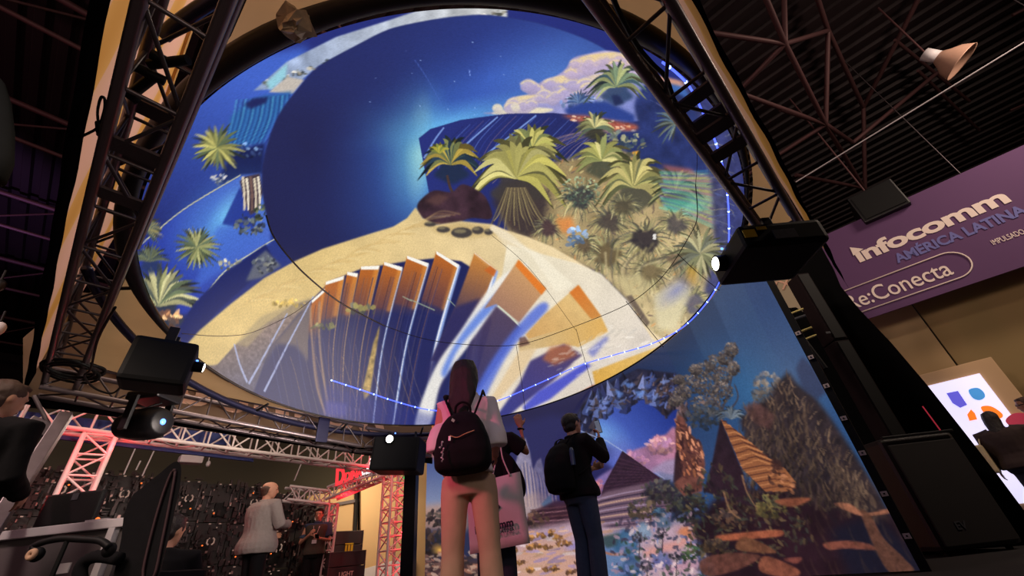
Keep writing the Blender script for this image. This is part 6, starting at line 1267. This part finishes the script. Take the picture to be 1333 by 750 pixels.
# --- woman with the backpack, seen from behind
W = Fig('woman with long dark hair, white blouse and khaki trousers seen from behind', on_ground(605, 471, 1.66), 1.66, math.radians(91), dict(shl=(-.094, -.005, .80), shr=(.094, -.005, .80), ell=(-.118, -.02, .64), elr=(.118, -.02, .64), wrl=(-.10, .10, .60), wrr=(.10, .10, .61), hil=(-.053, 0, .50), hir=(.053, 0, .50), anl=(-.076, -.015, .04), anr=(.076, -.015, .04), knl=(-.066, .01, .275), knr=(.066, .01, .275)), .88, .95, (.12, .12))
W.body('skin', ((((.3, .8, .2)), (.6, 0, -.3), .9), (((-.3, .8, .2)), (-.6, 0, -.3), .9))); W.hair('hair', 'long'); W.top('white_shirt', 'elbow', .012, .50, .01, 'blouse', .005, .013, seed=4); W.trousers('khaki', .007, .006, .003, seed=5, th=.96); W.shoes()
bk = empty('backpack', W.P((0, -.12, .60)), 'black fabric backpack with gold zip worn by the woman', 'backpack')
def bpring(z, rx, ry, y0, x0=0.0): return [W.P((x0 + rx * (abs(math.cos(t)) ** .7) * (1 if math.cos(t) > 0 else -1), y0 + ry * (abs(math.sin(t)) ** .7) * (1 if math.sin(t) > 0 else -1), z)) for t in np.linspace(0, 6.2832, 22, endpoint=False)]
mb = MB(); mb.loft([bpring(*q) for q in ((.515, .06, .03, -.115), (.522, .09, .05, -.125), (.54, .104, .06, -.132), (.585, .106, .064, -.136), (.64, .096, .06, -.132), (.69, .078, .052, -.124), (.72, .058, .042, -.112), (.735, .04, .028, -.104), (.738, .03, .014, -.102))])
obj('pack_body', remesh(mb, .012, 3, .007, 10, 8), 'black_cloth', bk, True)
for sx in (-1, 1): obj('shoulder_strap', MB().tube(tri([W.P(q) for q in ((sx * .045, -.098, .735), (sx * .07, -.082, .80), (sx * .076, -.058, .828), (sx * .078, -.01, .845), (sx * .082, .05, .825), (sx * .085, .078, .77))], False, 5), .018, 10, .4), 'black_cloth', bk, True)
obj('side_strap', MB().tube(tri([W.P(q) for q in ((-.112, -.09, .60), (-.125, -.04, .61), (-.128, .0, .66), (-.11, .06, .74))], False, 5), .011, 8, .4), 'black_cloth', bk, True)
obj('grab_handle', MB().tube(tri([W.P(q) for q in ((-.03, -.105, .735), (-.026, -.115, .765), (0, -.118, .778), (.026, -.115, .765), (.03, -.105, .735))], False, 5), .008, 8), 'black_cloth', bk, True)
zp = tri([W.P(q) for q in ((-.035, -.205, .632), (-.01, -.203, .624), (.02, -.202, .634), (.052, -.196, .644))], False, 6)
obj('zip', MB().tube([q - W.f * .002 for q in zp], .0035, 6), mat('gold_zip', (214, 150, 110), .35, .6, .1, 30), bk, True); obj('zip_pull', MB().obox(W.P((-.036, -.208, .622)), W.r * .006, W.f * .003, (0, 0, .014), .002), 'silver', bk)
obj('badge', MB().obox(W.P((-.026, -.190, .690)), W.r * .008 + W.u * -.006, W.f * .002, W.u * .007 + W.r * .004), 'silver', bk)
rg = np.random.default_rng(2); ky = empty('key_charm', W.P((-.062, -.205, .60)), 'dangling silver charm string on the left of the backpack', 'charm')
for k in range(12): obj('charm_bead', MB().ell(W.P((-.062 + rg.normal(0, .003), -.212, .612 - .0058 * k)), .005 + .003 * (k % 3 == 0), .005, .006, 8, 6), 'silver', ky, True)

# --- person hidden behind her, arm raised, holding the tote
T_ = Fig('person mostly hidden behind the woman, one arm raised, navy trousers', on_ground(634, 530, 1.60), 1.60, math.radians(80), dict(elr=(.190, .06, .735), wrr=(.165, .10, .885), ell=(-.14, .03, .64), wrl=(-.10, .12, .58), shr=(.115, .01, .80)), 1.0, 1.0)
T_.body('skin_dark', ((None, None, .7), ((-.2, .2, 1), (-.3, 1, 0), .5)), sc=1.05); T_.hair('hair'); T_.top('black_cloth', 'short', .012, .48, .01, 'shirt', .004, .012, seed=6); T_.trousers('navy', .010, .006, seed=7); T_.shoes()
obj('wristwatch', MB().ring(T_.J('wrr') - (T_.J('wrr') - T_.J('elr')) * .10, np.cross(T_.J('wrr') - T_.J('elr'), [0, 0, 1]) / np.linalg.norm(np.cross(T_.J('wrr') - T_.J('elr'), [0, 0, 1])), T_.f, .028, .009, 18, 8), 'black', T_.root, True)
jk = empty('draped_jacket', onp(668, 620, (0, 1, 0), 3.62), 'dark jacket hanging over the arm of the half-hidden person', 'jacket')
J2 = [onp(x, y, (0, 1, 0), 3.66) for x, y in tri([(652, 588), (664, 592), (674, 606), (682, 622), (684, 640), (678, 648), (668, 640), (656, 620)])]
obj('cloth', remesh(MB().prism(J2, (0, .12, 0)), .012, 3, .006, 10, 4), 'black_cloth', jk, True)
tb = empty('tote_bag', onp(648, 660, (0, 1, 0), 3.5), 'white fabric tote bag printed with the fair name behind the woman', 'bag')
YB = 3.5; cr = [onp(x, y, (0, 1, 0), YB) for x, y in ((607, 632), (677, 614), (690, 707), (612, 722))]
mb = MB(); nn = 9; g0 = []; 
for j in range(nn):
    for i in range(nn):
        s, t_ = i / (nn - 1), j / (nn - 1); q = (cr[0] * (1 - s) + cr[1] * s) * (1 - t_) + (cr[3] * (1 - s) + cr[2] * s) * t_; k = math.sin(math.pi * s) * math.sin(math.pi * min(t_ * 1.2 + .05, 1)) * .045 + .004; g0.append((q - [0, k, 0], q + [0, k + .02, 0]))
mb.v = [tuple(q[0]) for q in g0] + [tuple(q[1]) for q in g0]; N2 = nn * nn
for j in range(nn - 1):
    for i in range(nn - 1): k = j * nn + i; mb.f += [(k, k + 1, k + nn + 1, k + nn), (N2 + k, N2 + k + nn, N2 + k + nn + 1, N2 + k + 1)]
for k in range(nn - 1): mb.f += [(k * nn, N2 + k * nn, N2 + (k + 1) * nn, (k + 1) * nn), (k * nn + nn - 1, (k + 1) * nn + nn - 1, N2 + (k + 1) * nn + nn - 1, N2 + k * nn + nn - 1), ((nn - 1) * nn + k, (nn - 1) * nn + k + 1, N2 + (nn - 1) * nn + k + 1, N2 + (nn - 1) * nn + k)]
obj('bag_body', mb, 'tote', tb, True)
hnd = [onp(x, y, (0, 1, 0), YB - .02) for x, y in ((640, 628), (646, 596), (650, 572), (654, 596), (664, 620))]; obj('bag_handle', MB().tube(tri(hnd, False, 6), .012, 8, .4), 'tote', tb, True)
def tt_(body, x0, y0, x1, y1, h, bold):
    o_ = onp(x0, y0, (0, 1, 0), YB - .052); x_ = onp(x1, y1, (0, 1, 0), YB - .052) - o_; text_obj('lettering', body, 'print_dark', tb, o_, x_, onp(x0 - h * .12, y0 - h, (0, 1, 0), YB - .052) - o_, width=np.linalg.norm(x_), bold=bold, depth=.003)
tt_('infocomm', 619, 696, 669, 685, 10, .04); tt_('AMÉRICA LATINA', 622, 701, 670, 691, 5, .01)
mb = MB()
for q in ([(644, 653), (652, 660), (645, 668), (642, 662), (646, 660)],): mb.prism([onp(x, y, (0, 1, 0), YB - .056) for x, y in q], (0, .004, 0))
obj('emblem', mb, 'print_dark', tb)

# --- man with phone and backpack
MN = Fig('man in black jacket and jeans raising a phone to the mural', on_ground(737, 538, 1.76), 1.76, math.radians(40), dict(elr=(.135, .13, .70), wrr=(.05, .22, .835), ell=(-.12, .10, .68), wrl=(-.01, .17, .66), head=(0, .035, .93), neck=(0, .015, .835), chest=(0, .005, .73)), 1.05, 1.1, (.05, .10))
MN.body('skin', ((( .7, .6, .3), (.3, .9, .3), .8), ((-.25, .35, .95), (-.7, -.3, .3), .9))); MN.hair('hair'); MN.top('black_cloth', 'long', .016, .47, .02, 'jacket', .005, .014, seed=9); MN.trousers('denim', .012, .008, seed=10); MN.shoes()
gl = MN.root; obj('glasses', MB().tube([MN.HP((.4, -.0, .06)), MN.HP((.36, .3, .05)), MN.HP((.28, .46, .04)), MN.HP((0, .54, .05)), MN.HP((-.28, .46, .04))], .003, 6), 'black', gl)
q = MN.J('wrr') + (MN.r * -.02 + MN.f * .05 + MN.u * .15); ph = empty('phone', q, 'phone held up by the man in the black jacket', 'phone'); mb = MB(); mb.obox(q, (MN.r * .8 + MN.f * .3) * .037, (MN.f * .9 - MN.r * .3) * .005, MN.u * .074 + MN.f * -.012, .004); obj('handset', mb, 'black', ph); mb = MB(); mb.obox(q - MN.f * .0075 + MN.r * .002, (MN.r * .8 + MN.f * .3) * .033, (MN.f * .9 - MN.r * .3) * .001, MN.u * .068 - MN.f * .011); obj('display', mb, 'glass', ph)
b2 = empty('backpack', MN.P((0, -.14, .66)), 'black laptop backpack worn by the man with the phone', 'backpack')
mb = MB(); mb.loft([[MN.P((rx * (abs(math.cos(t)) ** .7) * (1 if math.cos(t) > 0 else -1), y0 + ry * (abs(math.sin(t)) ** .7) * (1 if math.sin(t) > 0 else -1), z)) for t in np.linspace(0, 6.2832, 20, endpoint=False)] for z, rx, ry, y0 in ((.515, .07, .035, -.125), (.53, .092, .055, -.14), (.58, .098, .066, -.148), (.65, .096, .066, -.146), (.72, .088, .056, -.136), (.77, .07, .04, -.118), (.79, .05, .022, -.106))]); obj('pack_body', remesh(mb, .012, 3, .005, 10, 11), 'black_cloth', b2, True)
for sx in (-1, 1): obj('shoulder_strap', MB().tube(tri([MN.P(q) for q in ((sx * .05, -.10, .785), (sx * .07, -.06, .83), (sx * .078, .0, .848), (sx * .085, .06, .82), (sx * .085, .085, .75), (sx * .1, .03, .66), (sx * .1, -.08, .60))], False, 5), .017, 8, .4), 'black_cloth', b2, True)
obj('water_bottle', MB().tube([MN.P((.105, -.12, .65)), MN.P((.105, -.115, .735)), MN.P((.105, -.114, .75))], [.026, .026, .014], 12), mat('bottle_plastic', (70, 84, 120), .15, 0, .2, 20), origin=MN.P((.105, -.12, .65)), label='small plastic bottle in the side pocket of the laptop backpack', cat='bottle')

# --- man in grey sweater, man in vest, the seated helper
GS = Fig('stout man in pale grey sweater seen from behind, thinning hair', on_ground(352, 627, 1.72), 1.72, math.radians(62), dict(ell=(-.16, .03, .64), elr=(.17, .06, .65), wrl=(-.07, .15, .60), wrr=(.10, .18, .66)), 1.28, 1.55, (.5, -.05))
GS.body('skin', vox=.010); GS.hair('hair_brown', 'short', True); GS.top('grey_knit', 'long', .022, .455, .02, 'sweater', .007, .02, seed=12); GS.trousers('black_cloth', .014, seed=13); GS.shoes()
VS = Fig('man in olive padded vest and lanyard looking down at his phone', on_ground(417, 662, 1.70), 1.70, math.radians(-72), dict(elr=(.17, .02, .63), ell=(-.165, .03, .63), wrr=(.06, .16, .70), wrl=(-.055, .16, .655)), 1.15, 1.2, (.05, -.22))
VS.body('skin', ((( .5, .6, .4), (.6, -.2, .4), .8), ((-.5, .6, .5), (-.6, -.2, .2), .6)), vox=.010); VS.hair('hair'); VS.top('blue_shirt', 'short', .012, .48, 0, 'shirt', .003, .014, seed=14)
mb = MB(); VS.torso(mb, .02, .815, .49, .004); obj('vest', remesh(mb, .012, 3, .005, 12, 15), 'vest', VS.root, True)
VS.trousers('black_cloth', .012, seed=16); VS.shoes()
obj('lanyard', MB().tube(tri([VS.P(q) for q in ((-.04, .0, .84), (-.034, .085, .79), (-.02, .112, .72), (0, .116, .66), (.02, .112, .72), (.034, .085, .79), (.04, .0, .84))], False, 5), .008, 6, .4), 'white_plastic', VS.root, True); obj('badge', MB().obox(VS.P((0, .122, .625)), VS.r * .045, VS.f * .003, (0, 0, .035)), 'white_plastic', VS.root)
q = VS.J('wrl') + VS.r * .03 + VS.f * .09 + VS.u * .03; ph = empty('phone', q, 'dark phone in the hands of the man in the vest', 'phone'); obj('handset', MB().obox(q, VS.r * .036, VS.f * .06 + VS.u * .035, (VS.u * .005 - VS.f * .003)), 'black', ph)
SE = Fig('person in black sitting low with back turned, ear lit red, beside the tall chair', on_ground(226, 670, .957), 1.68, math.radians(115), dict(pelvis=(0, -.02, .13), waist=(0, -.02, .205), chest=(0, 0, .31), neck=(0, .01, .415), head=(0, .03, .505), shl=(-.115, 0, .385), shr=(.115, 0, .385), ell=(-.15, .06, .235), elr=(.15, .06, .235), wrl=(-.09, .20, .25), wrr=(.09, .20, .25), hil=(-.05, 0, .105), hir=(.05, 0, .105), knl=(-.08, .22, .235), knr=(.08, .22, .235), anl=(-.08, .33, .04), anr=(.08, .33, .04)), 1.2, 1.15, (.5, -.15))
lamp('SPOT', tuple(SE.P((-.75, .25, .75))), 16, (1, .03, .04), .05, tuple(SE.P((0, .03, .46))), 30, .8)   # red booth light on the low-sitting helper
def seat_torso(s, mb, g=0.0, top=.84, bot=.46, fl=0.0):
    a, b_, c_, n_ = [np.array(s.j[k]) for k in ('pelvis', 'waist', 'chest', 'neck')]
    rs = [(a - [0, 0, .05], .085, .065), (a, .096, .073), (a * .5 + b_ * .5, .088, .067), (b_, .084, .063), (b_ * .5 + c_ * .5, .092, .065), (c_, .104, .064), (c_ * .5 + n_ * .5 + [0, 0, .015], .108, .055), (n_ - [0, 0, .015], .07, .047), (n_ + [0, 0, .012], .04, .04)]
    if top < .7: rs = rs[:4]
    mb.loft([s.ring(c, rx * s.w + g, ry * s.d + g) for c, rx, ry in rs])
import types
SE.torso = types.MethodType(seat_torso, SE); SE.body('skin', vox=.011); SE.hair('hair'); SE.top('black_cloth', 'short', .012, .46, 0, 'shirt', .004, .014, seed=17); SE.trousers('black_cloth', .012, waist=.5, seed=18); SE.shoes()
st_ = empty('floor_cushion', SE.P((0, -.02, 0)), 'low round black cushion under the low-sitting person in black', 'cushion'); obj('pad', MB().tube([SE.P((0, -.02, 0)), SE.P((0, -.02, .01)), SE.P((0, -.02, .03)), SE.P((0, -.02, .04))], [.2, .23, .23, .19], 20), 'black_cloth', st_, True)
obj('piping', MB().ring(SE.P((0, -.02, .02)), (1, 0, 0), (0, 1, 0), .23, .008, 24, 6), 'maroon_piping', st_, True)

# --- man at the left edge and the two visitors at the right
LM = Fig('man in black printed shirt at the left edge, back to us', on_ground(15, 496, 1.78), 1.78, math.radians(100), dict(wrl=(-.10, .14, .58), wrr=(.11, .15, .60), elr=(.165, .0, .64)), 1.4, 1.35, (.35, -.1))
LM.body('skin', vox=.010); LM.hair('hair_brown', 'short'); LM.top('black_cloth', 'long', .022, .46, .008, 'shirt', .005, .016, seed=19); LM.trousers('denim', .013, seed=20); LM.shoes()
mb = MB(); o_ = LM.P((-.02, -.105, .735)); text_obj('shirt_print', 'D', 'print_white', LM.root, o_, LM.r, LM.u, width=.07, bold=0, depth=.004)
obj('shirt_line', MB().tube([LM.P(q) for q in ((.02, -.103, .66), (.06, -.098, .675), (.09, -.085, .69), (.10, -.075, .70))], .004, 6), 'greystick', LM.root, True)
obj('waist_pouch', MB().ell(LM.P((.02, -.115, .61)), .05, .03, .04, 12, 8), mat('maroon_pouch', (60, 20, 30), .6, 0, .2, 20), LM.root, True)
M['brown_cloth'] = mat('brown_cloth', (58, 42, 40), .9, 0, .2, 14)
RW = Fig('woman with dark hair and brown cardigan seen from behind by the LED screen', on_ground(1283, 536, 1.62), 1.62, math.radians(40), dict(ell=(-.16, .02, .63), elr=(.16, .02, .63)), 1.35, 1.3, (-.3, .1))
RW.body('skin_dark', vox=.011); RW.hair('hair', 'long'); RW.top('brown_cloth', 'long', .02, .47, .02, 'cardigan', .004, .02, seed=21); RW.trousers('navy', .010, seed=22); RW.shoes()
q = RW.P((-.20, -.05, .60)); sb = empty('shoulder_bag', q, 'cream shoulder bag carried by the woman in the brown cardigan', 'bag')
obj('bag_body', MB().obox(q, RW.r * .05, RW.f * .16, (0, 0, .2), .03), 'cream_cloth', sb); obj('bag_strap', MB().tube([RW.P((-.19, -.08, .70)), RW.P((-.16, -.03, .80)), RW.P((-.13, .0, .835)), RW.P((-.17, .04, .76)), RW.P((-.19, .0, .70))], .014, 8, .5), 'cream_cloth', sb, True)
RG = Fig('person with glasses at the right frame edge before the LED screen', on_ground(1331, 517, 1.74), 1.74, math.radians(150), None, 1.05, 1.0, (0, 0))
RG.body('skin_dark', vox=.011); RG.hair('hair_brown'); RG.top('black_cloth', 'long', .014, .47, .01, 'jacket', .004, .014, seed=23); RG.trousers('navy', .010, seed=24); RG.shoes()
obj('glasses', MB().tube([RG.HP((-.4, .0, .06)), RG.HP((-.34, .36, .05)), RG.HP((0, .54, .05)), RG.HP((.34, .36, .05)), RG.HP((.4, 0, .06))], .005, 6), 'black', RG.root)
# shopper_bag done
